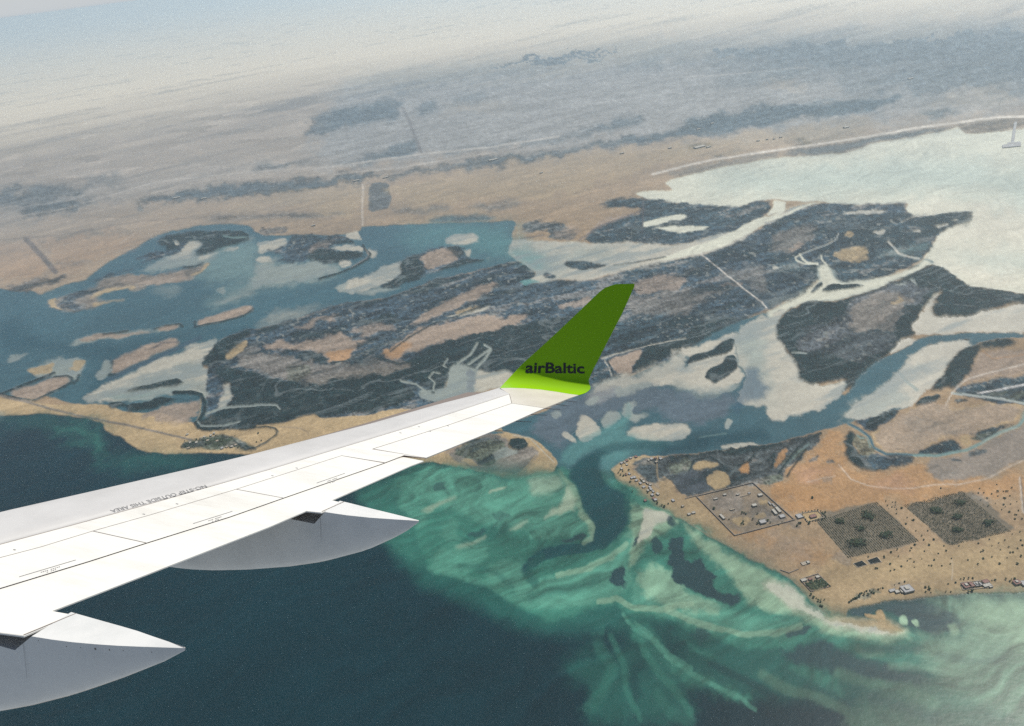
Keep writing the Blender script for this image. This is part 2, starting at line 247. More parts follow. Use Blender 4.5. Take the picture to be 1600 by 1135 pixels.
mshd 3 4 .8|524,3611 683,3671 892,3711 1053,3747 1143,3712 866,3604 662,3566 559,3537
man 1 1.5 1|555,2807 675,2832 823,2880 971,2915 940,2861 834,2800 719,2745 613,2690 467,2608 458,2624 486,2698 537,2754
man 1 2 .9|812,2964 988,2968 988,2926 863,2900 741,2828 713,2851
s_sil 1.6 .9|366,2760 464,2789 548,2809 646,2825 728,2831
s_sil 1.2 .9|376,2743 381,2659 379,2606
pnk 1 1.5 1|390,2746 444,2752 488,2775 545,2795 521,2744 472,2661 453,2599 427,2593 395,2628 392,2683
s_man 1 1|389,2739 388,2677 391,2603 436,2578
mshd 1 1.5 1|294,2590 341,2725 372,2716 379,2646 362,2585 294,2552
mshd 4 5 .7|1540,4118 1757,4207 2138,4036 2278,3799 2521,3806 2273,3639 2116,3502 2053,3386 1975,3326 1715,3171 1534,3195 1578,3365 1589,3518 1770,3768 1514,3594 1470,3563 1319,3505
mshd 2 3 .7|1555,3310 1633,3455 1798,3371 1930,3388 2008,3358 1943,3295 1795,3182 1657,3172 1534,3195
man 3 4 .5|1790,3813 1976,3845 2115,3731 2242,3732 2260,3644 2138,3542 2123,3499 1993,3479 1877,3501 1778,3636
man 1 2 .8|2138,3776 2275,3857 2446,3869 2535,3829 2495,3761 2390,3669 2205,3590 2242,3732
gry 4 4 .6|1443,3848 1616,3941 1771,3932 1655,3736 1539,3657 1371,3649
pnk 2 3 .6|1467,3685 1565,3721 1599,3683 1531,3635 1465,3636
pale 2 3 .8|1642,3475 1699,3570 1852,3583 1824,3474 1790,3419 1697,3387 1648,3383
sil 1 2 .8|1961,3742 2019,3758 2001,3686 1961,3690
pale 1 2 .8|1806,3753 1860,3798 1857,3719 1809,3687
sil 1 2 .8|2231,3696 2310,3703 2330,3681 2258,3671
sil 1 1.5 .8|2133,3684 2179,3678 2162,3646 2125,3661
sil 1 1.5 .8|2374,3757 2421,3765 2401,3732
sil 1 2 .8|1894,4087 2035,4089 2180,4045 2143,3997 1981,4027
wsh 4 4 .5|1848,3442 1986,3481 2106,3482 2080,3421 1958,3411 1847,3408
wsh 4 4 .4|1326,3436 1411,3493 1487,3465 1434,3429 1333,3412
sil 1 1 1|1330,3468 1354,3459 1340,3420 1319,3428
s_sil 1.2 1|1794,3785 1741,3702 1666,3644 1515,3574 1494,3542
s_bay 2 1|1506,3573 1493,3508 1497,3450 1534,3425
s_bay 1.6 1|1513,3570 1469,3540 1460,3498 1479,3446 1530,3416
s_bay 1.6 1|1592,3517 1571,3467 1562,3382
s_sil 1.8 1|1955,3578 1946,3497 1928,3422 1951,3369 1980,3335
s_sil 1 .8|2253,3881 2148,3827
msh 2 4 .6|1271,3370 1421,3358 1472,3257 1299,3086 1148,3028
man 1 2 .8|1143,3012 1292,3069 1463,3220 1526,3406 1478,3402 1451,3244 1325,3151 1165,3075
man 2 3 .5|1291,3427 1416,3425 1511,3390 1480,3295 1421,3358 1271,3370
msh 1 1.5 1|485,4208 640,4412 927,4580 1257,4607 1445,4400 1655,4496 1697,4476 1614,4418 1632,4316 1560,4191 1449,4132 1314,3983 1035,3933 865,3960 705,4092 620,4071
mshd 2 3 .9|921,4763 1095,4698 1218,4566 1442,4392 1651,4483 1668,4416 1549,4196 1409,4128 1205,4091 921,3972 829,4125
mshd 2 3 .8|505,4214 635,4383 890,4496 838,4208 713,4088 622,4084
bay 1 1.5 1|875,4359 987,4405 1109,4432 1150,4366 1097,4310 1004,4319 940,4285 864,4286
bay 1 1.5 1|905,4254 1072,4214 1221,4150 1154,4106 1045,4108 968,4169
mshd 1 2 1|649,4838 811,4920 987,4836 1224,4573 1179,4404 964,4594 780,4752
pnk 2 3 .8|488,4224 671,4535 920,4590 728,4465 568,4315
mshd 3 3 .9|116,4539 250,4710 373,4623 460,4365 514,4343 441,4226 316,4276 300,4493 198,4443
s_dk 1 .7|133,4350 288,4376
pnk 3 3 .5|340,4415 512,4466 518,4371 445,4253 355,4289
s_dk 1 .8|477,4212 640,4412 918,4584
s_dk 1 .8|969,4773 843,4206
sil 1.5 2 1|77,4373 187,4314 347,4221 455,4192 588,4097 705,4092 865,3960 1035,3933 1228,3990 1322,4007 1461,4152 1554,4158 1568,4197 1657,4237 1719,4369 1678,4227 1560,4191 1849,4357 1939,4315 1712,4212 1647,4162 1517,4054 1400,3975 1268,3840 1053,3747 892,3711 683,3671 524,3611 456,3600 376,3608 302,3672 201,3663 135,3664 167,3743 189,3804 124,3974 74,4018
bay 1 1 1|1564,4199 1660,4245 1536,4158 1624,4296 1695,4452 1746,4405 1693,4265 1616,4166 1833,4317 1939,4315 1847,4287 1603,4129 1499,4090 1521,4067 1400,3975 1170,3801 897,3733 815,3740 1016,3862 1213,3942 1456,4139
wsh 12 6 .6|94,4337 184,4272 339,3994 455,4055 581,4059 680,3915 500,3883 345,3892 307,3716 216,3818 126,3998 72,3993
wtq2 8 4 .7|84,4172 224,4091 283,3965 249,3806 189,3804 124,3974 74,4018
mshd 1 1 1|334,3871 381,3903 455,3875 515,3816 598,3749 497,3751 426,3730 344,3819
s_man 1 .8|598,3749 699,3747 874,3773
mshd 1 1 1|214,3749 243,3789 297,3708 262,3686 210,3709
mshd 1 1 1|75,3764 129,3803 179,3785 165,3721 89,3725
wtq2 1 1 .8|89,3714 164,3710 201,3663 142,3651 124,3625
man 1 2 .7|-25,3788 61,3815 140,3943 174,3833 61,3804
lag 1 1 1|43,2371 293,2541 391,2604 455,2548 607,2558 887,2559 915,2376 1164,2276 1092,2092 790,2029 527,2026 365,2053 285,2018 154,1977 91,2061 16,2190 -204,2366
lag 1 1 1|1953,2522 1846,2547 1770,2578 1622,2593 1571,2580 1507,2529 1418,2488 1321,2437 1222,2353 1167,2269 1169,2275 1102,2225 1012,2184 918,2155 835,2155 837,2160 736,2184 620,2167 526,2231 441,2360 365,2461 293,2541 223,2486 94,2414 -28,2366 -146,2330 -107,2344 -31,2253 30,2210 70,2146 108,2072 93,2038 138,1955 143,1890 181,1733 134,1684 214,1659 266,1727 303,1879 274,1954 275,1997 322,2056 390,2060 288,2035 367,2062 453,2043 530,2034 660,2032 790,2029 822,2031 934,2062 1066,2083 1092,2092 1119,2105 1291,2124 1359,2170 1399,2214 1585,2415 1536,2328 1651,2447 1757,2483 1861,2494 1929,2487
sil 2 2.5 1|1953,2522 1846,2547 1774,2584 1625,2600 1597,2630 1568,2646 1691,2769 1783,2889 1922,3040 1918,3013 1857,2916 1742,2801 1712,2747 1746,2736 1799,2703 1888,2722 1959,2731 2102,2750 2373,2726 2180,2465 1965,2541
sil 2 2.5 1|1397,2520 1522,2595 1580,2585 1502,2531 1432,2504
sil 1.5 2.5 1|1492,2466 1583,2521 1628,2535 1708,2525 1827,2518 1721,2494 1597,2385 1541,2327 1481,2272 1396,2209 1399,2214 1359,2170 1320,2138 1200,2116 1096,2101 1079,2136 1163,2199 1280,2280 1393,2368 1521,2407 1404,2389
silg 10 5 .8|1065,2129 1192,2213 1320,2304 1372,2349 1360,2258 1300,2143 1200,2116 1094,2097
silg 6 4 .8|1414,2374 1473,2407 1514,2396 1465,2347 1413,2349
s_wsh 2 .6|1388,2357 1381,2299 1385,2229
lag 1 1 1|1114,2970 1267,3060 1350,3087 1463,3220 1473,3298 1544,3411 1577,3344 1528,3197 1649,3155 1715,3171 1807,3178 1924,3259 2017,3333 2025,3264 1968,3243 1857,3160 1769,3132 1615,3053 1519,3030 1436,3004 1293,3033 1188,2946 1114,2838 1073,2656 1070,2533 1049,2449 1052,2351 1095,2329 1197,2349 1173,2296 1091,2239 1035,2199 921,2164 865,2147 842,2174 842,2174 714,2205 686,2151 683,2192 605,2211 496,2346 399,2452 332,2556 422,2570 638,2684 976,2930 1132,2981
bay 2 1.5 1|1114,2970 1267,3060 1463,3220 1480,3295 1544,3411 1578,3365 1522,3200 1649,3155 1674,3176 1812,3186 1924,3259 2005,3326 2009,3249 1957,3236 1857,3160 1769,3132 1615,3053 1503,3026 1424,3008 1293,3033 1188,2946 1115,2936
man 1 1 1|1376,3124 1460,3211 1469,3189 1389,3111
man 1 1 1|1434,3133 1481,3174 1536,3165 1644,3114 1535,3098 1430,3106
man 1 1 1|1350,3143 1367,3147 1353,3123
man 1 1 1|1534,3371 1542,3368 1533,3350
man 1 1 .8|1868,3238 1941,3263 1926,3248 1876,3225
sil 3 3 1|1115,2936 1001,2922 929,2786 856,2541 877,2510 834,2398 772,2298 870,2252 839,2164 706,2197 842,2174 865,2147 896,2155 842,2174 921,2164 1040,2198 1096,2238 1173,2296 1197,2349 1095,2329 1074,2406 1061,2510 1070,2533 1073,2656 1114,2838 1188,2946 1299,3049 1126,2966
wsh 16 6 .55|986,2878 1094,2877 998,2608 888,2302 877,2272 839,2326 875,2485 862,2539 931,2771
sil 8 4 .8|1026,2914 1115,2936 1176,2950 1088,2784 1049,2593 1030,2369 939,2346 974,2509 1035,2710 1028,2802
wch 5 3 .8|885,2533 930,2521 909,2426 915,2376 888,2302 822,2308 767,2245 742,2240 829,2399
sil 2.5 3 1|651,2585 710,2663 651,2736 719,2745 868,2805 952,2857 925,2773 877,2642 856,2541 862,2463 860,2476 796,2408 731,2389 645,2424 589,2487 526,2479 479,2542 408,2498
sil 6 4 .8|291,2529 391,2604 448,2575 638,2684 644,2709 703,2735 642,2574 601,2534 520,2505 441,2477 342,2467 294,2397 238,2423 282,2471
mudw 10 5 .7|94,2414 222,2474 324,2508 469,2494 581,2453 680,2379 821,2377 746,2250 686,2202 612,2179 528,2240 489,2315 518,2341 434,2329 397,2316 420,2377 387,2385 361,2314 323,2356 282,2322 281,2248 248,2331 192,2259 148,2270 180,2172 127,2184 25,2300
sil 1.5 2 1|199,2310 247,2359 264,2284 285,2237 264,2212 208,2175 196,2207 195,2238
sil 1.5 2 .9|139,2241 154,2269 186,2210 187,2180 166,2190
silg 1.5 2 .9|284,2300 323,2356 367,2345 365,2302 303,2243 285,2268
silg 3 2.5 1|373,2344 400,2393 446,2416 418,2366 397,2316 443,2315 518,2341 470,2308 397,2262 370,2301
sil 2 2 1|346,2202 380,2235 471,2239 575,2203 580,2161 543,2125 498,2117 422,2144 358,2179
wtq2 6 3 .8|137,2134 192,2179 278,2229 356,2283 369,2323 394,2306 372,2247 341,2203 424,2154 498,2117 372,2137 283,2128 198,2101 145,2067 109,2075
silg 1.5 1.5 1|681,2152 718,2215 724,2182 689,2140
sil 1.5 2 1|633,2047 666,2068 745,2049 790,2029 686,2030
wtq2 8 3 .7|283,2128 390,2118 495,2108 604,2111 544,2087 438,2093 359,2073 289,2043 271,2057 256,2097
wdp2 6 3 .9|495,2108 576,2147 686,2131 822,2118 796,2047 644,2064 532,2043 430,2057 424,2077
s_wsh 1 .6|590,2119 683,2122
mshd .8 .8 1|676,2631 723,2687 806,2705 878,2772 927,2780 873,2671 790,2653 740,2633 686,2621
mshd .8 .8 1|715,2502 750,2557 807,2581 838,2640 877,2642 859,2540 804,2491 734,2442 731,2473
man .8 1 .9|676,2631 723,2687 806,2705 878,2772 927,2780 873,2671 790,2653 740,2633 686,2621
man .8 1 .9|715,2502 750,2557 807,2581 838,2640 877,2642 859,2540 804,2491 734,2442 731,2473
silg 1.5 2 1|-275,2840 -235,2887 -180,2843 -135,2788 -70,2749 -4,2752 -13,2609 -88,2629 -202,2608 -309,2568 -381,2642 -396,2697 -331,2686 -266,2676
sil 3 2 1|-154,2807 -70,2749 -4,2752 -13,2609 -88,2629 -164,2598 -162,2714
mudw 4 3 .6|-187,2830 -161,2809 -164,2611 -202,2608
s_silg 1.4 1|-464,2788 -399,2744 -356,2674 -309,2599
s_silg 1.6 1|-228,2877 -172,2943 -139,3042
s_silg 1.6 1|-180,2857 -131,2916 -81,2978 -108,3017
s_silg 2 1|-147,2819 -112,2881 -81,2963
s_silg 1 1|-275,2855 -289,2873 -269,2926
s_silg 1.2 1|-325,2685 -319,2736 -347,2784 -329,2827 -301,2806
man 1 1 1|-337,2669 -318,2666 -317,2651 -333,2655
man 1 1.5 1|1111,2839 1183,2931 1286,3018 1330,3021 1433,2996 1499,3018 1615,3053 1761,3116 1857,3160 1957,3236 1998,3242 2021,3203 2007,3126 2006,3049 2006,2964 2072,2914 2152,2826 2305,2634 2345,2689 2106,2757 1968,2745 1851,2703 1792,2714 1718,2745 1732,2788 1837,2888 1916,3004 1913,3024 1836,2923 1748,2849 1699,2783 1577,2651 1583,2591 1551,2579 1546,2616 1481,2564 1413,2502 1418,2488 1321,2437 1238,2361 1167,2269 1169,2286 1072,2222 1044,2207 1173,2308 1202,2347 1165,2357 1109,2348 1071,2341 1043,2402 1076,2533 1069,2547 1081,2611 1071,2685
mshp 3 4 .9|1364,2793 1446,2931 1512,3014 1659,3056 1848,3143 1790,2993 1870,2984 1736,2853 1653,2863 1550,2674 1447,2675 1374,2683 1266,2614 1238,2608 1150,2578 1129,2654 1183,2756 1264,2792
gry 4 4 .8|1399,2797 1510,2979 1651,3040 1708,2984 1775,2926 1648,2865 1550,2674 1442,2692 1380,2696
mudp 2 3 .7|1576,2957 1600,2949 1571,2890 1555,2912
mudp 3 3 .7|1512,2810 1565,2809 1538,2754 1497,2751
mshp 3 4 .6|1138,2595 1357,2703 1519,2639 1516,2582 1415,2556 1300,2443 1223,2543
s_silg 1 1|1088,2596 1139,2581
pale 1 2 .7|1633,2904 1699,2952 1695,2918 1643,2883
silg 1 2 .7|1840,3127 1855,3121 1807,3024 1820,3076
silg 1 3 .7|1722,3081 1810,3098 1781,3070 1732,3059
man 1 1 1|1586,2527 1605,2528 1593,2518
man 1 1 1|1712,2531 1752,2526 1744,2517 1714,2524
man 1 1 1|1570,2638 1595,2638 1589,2625 1569,2624
des 1 1.5 1|1066,2083 1092,2092 1291,2124 1359,2170 1399,2214 1396,2209 1481,2272 1541,2327 1651,2447 1757,2483 1865,2499 1929,2487 2157,2433 1512,1558 1309,1283 1086,1317 1008,1326 943,1330 894,1331 845,1334 805,1332 759,1329 731,1322 718,1299 698,1303 674,1311 667,1334 657,1365 651,1393 645,1422 635,1448 618,1472 597,1497 567,1532 533,1579 496,1623 469,1662 449,1700 425,1740 392,1768 427,1753 381,1781 331,1795 325,1812 320,1883 306,1911 277,1976 272,2003 286,2026 367,2062 453,2043 530,2034 660,2032 790,2029 822,2031 934,2062
org 6 6 .7|978,2051 1060,2070 1062,2050 1009,1978 982,1896 1001,1850 1028,1823 1065,1819 1158,1831 1202,1805 1184,1753 1334,1720 1388,1732 1415,1703 1518,1650 1491,1612 1256,1669 1084,1690 799,1670 743,1667 722,1759 708,1801 772,1842 799,1886 883,1936
org 10 8 .5|666,1683 526,1676 552,1613 547,1622 655,1574 770,1551 801,1484 712,1484 649,1557
pale 10 6 .6|646,1454 739,1479 863,1489 1043,1490 1286,1505 1466,1496 1312,1286 1158,1310 899,1330 720,1303 657,1365
pale 6 5 .6|283,2009 332,2043 341,1987 380,1928 421,1953 456,1831 495,1814 557,1629 510,1621 441,1700 368,1788 334,1810 320,1883
bch 1 1 .9|1120,2017 1165,2045 1272,2098 1315,2128 1372,2135 1420,2112 1433,2088 1572,2105 1588,2080 1646,2070 1619,2021 1579,1983 1527,1967 1484,1963 1400,1960 1318,1942 1252,1913 1194,1900 1119,1908 1106,1965
pnk 3 4 .8|1120,2017 1165,2045 1272,2098 1315,2128 1372,2135 1420,2112 1433,2088 1572,2105 1588,2080 1646,2070 1619,2021 1579,1983 1527,1967 1484,1963 1400,1960 1318,1942 1252,1913 1194,1900 1119,1908 1106,1965
gry 18 8 .6|1189,2039 1253,2062 1333,2063 1444,2025 1392,1980 1305,1964 1232,1972 1195,1999
pnk 2 2 .9|1667,2353 1730,2438 1863,2386 2089,2341 1984,2199 1768,2241 1605,2250 1522,2204 1582,2268 1628,2327
mudp 2 3 .9|1206,1837 1222,1850 1318,1854 1349,1864 1433,1897 1580,1954 1757,1987 1635,1815 1470,1786 1393,1754 1317,1739 1234,1726 1186,1741 1183,1769
gry 8 5 .9|1198,1814 1223,1825 1267,1782 1284,1755 1236,1730 1186,1741 1183,1769
msh 1 2 1|1078,2086 1124,2104 1200,2116 1286,2125 1257,2102 1179,2051 1124,2026 1107,2078
man 1 1.5 .9|1130,2083 1200,2116 1286,2125 1269,2114 1201,2075 1160,2046 1128,2034
man 1 1.5 1|1396,2209 1481,2272 1541,2327 1575,2366 1651,2447 1761,2489 1867,2503 1900,2441 1825,2436 1767,2440 1736,2449 1644,2335 1533,2223 1483,2186 1510,2253 1453,2200 1448,2213 1399,2214
man 1 1.5 1|1354,2161 1383,2175 1457,2188 1431,2162 1382,2132 1339,2133 1317,2133
msh 1 2 1|1537,2212 1593,2231 1762,2231 1938,2241 1781,2021 1652,2064 1588,2080 1577,2114 1518,2151 1471,2174
mshd 1 2 .9|1535,2190 1602,2217 1759,2226 1931,2232 1890,2174 1730,2183 1612,2170 1562,2161
s_wht 1.6 1|1558,2162 1592,2164 1668,2171 1727,2178
s_silg 1.4 1|1481,2182 1544,2149 1606,2117 1658,2072
mshg 1 2 .8|1569,2154 1659,2157 1711,2154 1672,2095 1612,2126
mshd 1 2 .8|1464,2143 1500,2139 1502,2123 1463,2122
wsh 2 2 .9|1675,2099 1800,2046 1763,1995 1646,1976 1577,1964 1635,2038
mshd 1 2 1|1190,1892 1278,1915 1345,1936 1336,1884 1331,1868 1255,1864 1202,1876
mshd 1 2 1|1345,1936 1404,1959 1495,1965 1573,1974 1618,2012 1596,1978 1517,1950 1480,1931 1425,1908 1390,1925 1440,1950 1386,1944 1341,1928
mshg 1 2 .9|1385,1926 1440,1950 1492,1942 1425,1908
pale 1 1 .8|1363,1941 1418,1946 1385,1926 1380,1892 1345,1882
s_wsh 1.8 1|1599,1982 1560,1954 1484,1930 1407,1894 1346,1869 1248,1861 1184,1880 1115,1900 1094,1940 1108,2001 1095,2052 1078,2086
s_wch 1.8 1|1184,1880 1115,1900 1094,1940 1108,2001 1099,2051 1078,2086
s_sil .8 .7|1557,1950 1481,1926 1407,1894
man 1 1.5 1|1033,2010 1076,2057 1083,2026 1034,1954 1033,1919 1093,1897 1117,1865 1182,1876 1200,1855 1140,1843 1081,1832 1038,1825 1010,1848 988,1886 992,1928
mshg 1 3 .8|1056,2014 1097,2023 1092,1959 1097,1904 1055,1880 1033,1919 1046,1970
msh 1 3 .8|1033,1919 1097,1904 1134,1879 1205,1863 1166,1846 1084,1839 1028,1844
s_wsh .8 .9|1076,2018 1080,1998 1099,1994 1085,1943
mshd 1 2 .8|1340,1857 1401,1869 1410,1859 1357,1836 1333,1838
mshd 1 2 .8|1281,1841 1301,1841 1305,1823 1277,1825
mshd 1 2 .8|869,1913 924,1948 905,1913 871,1904
mshd 1 2 .8|929,1912 948,1908 955,1889 927,1895
gry 2 3 .5|871,1821 910,1821 905,1798 874,1804
gry 6 5 .6|749,1769 776,1763 769,1734 739,1741
gry 4 4 .6|876,1742 890,1731 877,1723 865,1729
redd 8 6 .5|799,1837 860,1889 894,1865 938,1863 930,1832 850,1842 804,1811
mshd 2 3 .9|321,2045 376,2051 451,2034 540,2032 659,2027 790,2029 822,2031 903,2050 930,2063 982,2060 917,1981 854,1925 799,1886 768,1843 722,1813 713,1815 719,1830 674,1840 497,1822 468,1820 445,1905 417,1936 391,1909 361,1983 328,2026
man 1 2 .9|456,2033 540,2032 660,2032 790,2029 824,2035 859,2032 813,2006 781,2004 701,1995 628,2012 545,2013 469,2003
wchm 4 4 .9|453,1937 507,1951 553,1932 542,1860 525,1832 473,1823 456,1887
mshg 3 4 .8|450,2007 535,2015 524,1956 478,1957 436,1949
pale 1.5 2 1|524,1964 542,1982 594,1984 608,1963 567,1946 527,1946
pale 1.5 2.5 1|560,1922 603,1929 622,1892 603,1847 550,1834 547,1875
org 1.5 2 1|665,1933 704,1959 678,1896 657,1892
org 1.5 2 .8|779,1942 829,1993 846,1998 818,1950 765,1902
s_man 1 1|512,1950 540,1996 594,2002 615,1970 622,1925 655,1901
s_man 1.4 1|622,1892 655,1935 701,1951 734,1987
s_man 1.4 1|760,1946 791,1974 763,1911
mshg 1 2 .8|697,1851 732,1867 778,1870 767,1835 716,1822
mshg 1 2 .7|777,1908 843,1963 894,1987 897,1968 843,1936
s_wsh .8 .6|780,1890 857,1959 918,2009
s_man 1.4 1|770,1876 875,1991 929,2034 973,2052
s_man 1.2 1|787,1855 849,1926 895,1977
bch 1 1.5 .9|272,2003 291,2025 321,2045 367,2060 453,2044 440,2032 385,2044 350,2030 325,2009 338,1971 302,1945 277,1976
s_pale 1.2 .9|424,2022 408,1939 403,1866
s_pale 1.4 1|323,2000 367,1914 397,1851
mshg 1 2 .9|343,1996 395,2020 420,2014 403,1940 396,1899 375,1929
s_gry 1 .9|346,2008 410,2039
bch 1 1 1|-3204,3467 -2325,3153 -2125,3045 -2008,2994 -1913,2970 -1768,2940 -1614,2829 -1467,2792 -1258,2631 -1222,2594 -1076,2564 -1013,2561 -1017,2579 -892,2577 -846,2601 -791,2611 -766,2575 -639,2562 -575,2546 -515,2566 -452,2568 -388,2534 -351,2537 -265,2539 -32,2303 -222,2298 -108,2329 -28,2295 47,2234 87,2156 109,2085 94,2044 43,2018 -2,2012 -46,2019 -162,2094 -238,2136 -308,2179 -371,2186 -970,2377 -1097,2412 -1224,2438 -1300,2451 -1412,2495 -1464,2533 -1511,2578 -1565,2636 -1618,2671 -1663,2717 -1707,2777 -1822,2843 -1950,2900 -2055,2933 -2143,2941 -2219,2954 -2909,3044
pale 2 2 .7|-1698,2787 -1618,2671 -1464,2533 -1415,2500 -1285,2460 -1328,2590 -1444,2653 -1577,2733
pnk 3 3 .9|-1582,2815 -1481,2834 -1326,2880 -1298,2763 -1298,2677 -1359,2668 -1472,2731 -1525,2769
s_pale 1 1|-1323,2879 -1287,2747 -1277,2672
bch 2 2 .9|-1841,2886 -1695,2862 -1546,2737 -1294,2664 -1261,2621 -1280,2579 -1491,2676 -1661,2778
s_gry 1.8 .9|-2325,3153 -2161,3061 -2018,2970 -1828,2857 -1655,2764 -1491,2676 -1330,2580 -1255,2540
s_dk 1 .5|-2320,3144 -2157,3053 -2014,2962 -1825,2850 -1653,2757 -1489,2670 -1329,2576 -1254,2536
mshg 1 2 1|-1281,2513 -1255,2540 -1213,2563 -1119,2541 -1055,2481 -986,2444 -976,2405 -1071,2426 -1167,2449 -1264,2471
man 1 3 .6|-1276,2506 -1252,2528 -1212,2518 -1175,2456 -1232,2464 -1270,2478
dkgr 1 3 .7|-1216,2553 -1113,2517 -1068,2484 -1120,2454 -1172,2466
s_man 1.2 .9|-1049,2459 -1028,2448 -996,2414 -978,2410
s_man 1.2 .9|-1070,2563 -1026,2564 -976,2563 -934,2541 -916,2515 -918,2493 -950,2446 -980,2421 -1015,2419 -1056,2460 -1075,2486
s_dk .8 .5|-917,2549 -830,2516 -801,2487 -793,2463
man 1 1 1|-1733,2898 -1746,2955 -1696,2935 -1642,2901 -1574,2904 -1517,2936 -1451,2906 -1340,2904 -1436,2882 -1496,2838 -1572,2825 -1624,2838 -1636,2887 -1683,2885
man 1 1 1|-1718,3016 -1697,3046 -1620,3069 -1541,3092 -1489,3085 -1406,3026 -1502,3016 -1600,3014 -1649,3012 -1679,2999
s_man 2.4 1|-1461,2956 -1377,2934 -1326,2900 -1285,2811 -1269,2755 -1267,2681 -1276,2659 -1256,2625 -1212,2603 -1146,2593
s_man 1.2 1|-1259,2667 -1241,2681 -1201,2653 -1193,2627 -1248,2641
s_silg 1 .9|-1270,2670 -1246,2634 -1151,2611 -1091,2626
s_silg 1.4 1|-1249,2732 -1192,2761 -1055,2739 -1057,2746 -966,2723 -946,2686
gry 1.5 2 1|-262,2222 -222,2255 -108,2315 -54,2272 -36,2170 28,2197 55,2150 20,2092 -29,2040 -87,2077 -132,2075 -222,2146 -254,2193
mshg 1.5 2 1|-254,2207 -190,2276 -157,2297 -62,2260 -50,2187 -92,2143 -116,2097 -153,2144 -191,2179
pnk 2 3 .7|-286,2228 -238,2259 -222,2227 -254,2207
pale 1.5 2 .8|-222,2159 -191,2179 -153,2131 -176,2123
man 1 1.5 1|-52,2236 -30,2260 10,2257 30,2210 12,2187 -20,2180 -42,2206
s_sil 1.2 .9|-29,2281 25,2254 58,2176 95,2088
s_pale 1.6 1|-29,2040 12,2094 39,2140
silg 1 2 .8|-113,2188 -64,2218 2,2162 -68,2151 -100,2132
bch 2 2 .7|39,2140 81,2104 94,2050 43,2024 6,2020 2,2058
sea 1 1 1|-3099,3012 -2909,3044 -2219,2954 -2143,2941 -2055,2933 -1950,2900 -1822,2843 -1707,2777 -1663,2717 -1618,2671 -1565,2636 -1511,2578 -1464,2533 -1412,2495 -1300,2451 -1224,2438 -1097,2412 -970,2377 -371,2186 -308,2179 -238,2136 -162,2094 -88,2046 -46,2019 -2,2012 43,2018 93,2038 100,2067 122,2006 193,2040 275,1997 279,1941 307,1900 315,1870 325,1802 338,1784 382,1770 415,1742 450,1700 469,1662 496,1623 533,1579 567,1532 597,1497 618,1472 635,1448 645,1422 651,1393 657,1365 667,1334 674,1311 698,1303 718,1299 731,1322 759,1329 805,1332 845,1334 894,1331 943,1330 1008,1326 1086,1317 1312,1286 870,588 -43,541 -1994,828 -4817,3421
wtqd 26 8 .7|-2211,2939 -1943,2885 -1714,2779 -1613,2658 -1598,2500 -1792,2701 -1966,2791 -2187,2894
wsh 3 3 .7|-2491,3062 -2235,2984 -2167,2934 -2209,2936 -2445,2983
wtqd 14 7 .6|-1713,2682 -1645,2643 -1548,2468 -1469,2389 -1579,2454
wtq 8 6 .5|-1924,2830 -1821,2780 -1724,2708 -1648,2621 -1604,2544 -1652,2599 -1727,2686 -1824,2756 -1904,2788
wtqd 20 6 .6|-1554,2511 -1390,2484 -1216,2413 -1140,2355 -1379,2369 -1491,2414
wtqd 26 3 .95|-370,2179 105,2047 267,1956 393,1773 533,1579 618,1472 657,1365 699,1306 838,1319 1307,1280 1066,952 856,983 762,1071 579,1100 390,1129 258,1210 240,1306 137,1352 27,1370 -84,1411 -175,1496 -260,1560 -336,1608 -393,1709 -459,1861 -559,2003 -573,2114 -427,2211
shf 9 3 .95|-347,2187 -46,2013 105,2047 191,2021 271,1979 393,1773 533,1579 618,1472 657,1365 699,1306 798,1240 930,1191 1014,1090 883,1111 756,1156 660,1216 632,1251 563,1239 505,1239 445,1252 390,1302 334,1340 298,1375 298,1364 218,1389 181,1441 122,1436 55,1413 3,1415 -51,1463 -113,1526 -160,1585 -260,1621 -306,1656 -335,1736 -374,1844 -438,1955 -464,2090
shf 16 3 .6|-418,2080 -374,1844 -306,1656 -439,1785 -544,1999 -526,2103
waq 12 3 .8|-323,2169 -162,2081 -46,2009 92,2031 104,1974 131,1962 135,1858 90,1798 5,1763 -87,1787 -195,1866 -279,1933 -354,2000 -403,2077
silw 5 2 .8|117,1965 140,1879 135,1853 86,1820 30,1807 53,1834 98,1866 116,1901
silw 6 2 .5|-2,2014 103,2028 116,1953 48,1921 6,1930
waq 5 2.5 .8|-24,1734 40,1710 100,1720 141,1727 143,1690 165,1707 181,1744 164,1783 132,1810 77,1806 6,1766
waq 9 3 .75|-154,1592 -140,1634 -94,1657 -37,1642 -53,1600 -12,1565 49,1564 113,1578 180,1610 245,1653 289,1742 302,1823 347,1793 374,1766 352,1699 280,1637 246,1562 241,1503 186,1464 95,1449 8,1464 -48,1498 -112,1551
waq 8 3 .6|-307,1674 -276,1739 -222,1729 -170,1733 -131,1706 -159,1647 -197,1618 -261,1630
waq 8 4 .5|-457,2052 -427,2094 -390,2124 -355,2030 -325,2000 -337,1934 -306,1873 -347,1838 -385,1899 -414,1916
waq 6 3 .5|-291,1807 -264,1864 -222,1845 -236,1796 -209,1751 -262,1751
wtqd 7 3 .6|-458,2016 -441,2085 -416,2055 -425,1963 -384,1888 -352,1819 -403,1860
wtqd 8 3 .45|-222,1743 -168,1803 -85,1828 -46,1799 -89,1757 -156,1740
wtqd 7 2 .7|-53,1600 -25,1640 51,1691 100,1671 177,1666 123,1648 25,1630 -15,1611 -30,1578
silw 4 1.5 .6|-343,1924 -301,1949 -233,1974 -230,1965 -280,1939 -322,1914
silw 4 1.5 .6|-81,1775 -46,1801 -14,1818 -14,1807 -47,1781
silw 4 1.5 .6|-236,1729 -183,1744 -145,1767 -142,1757 -176,1736 -216,1723
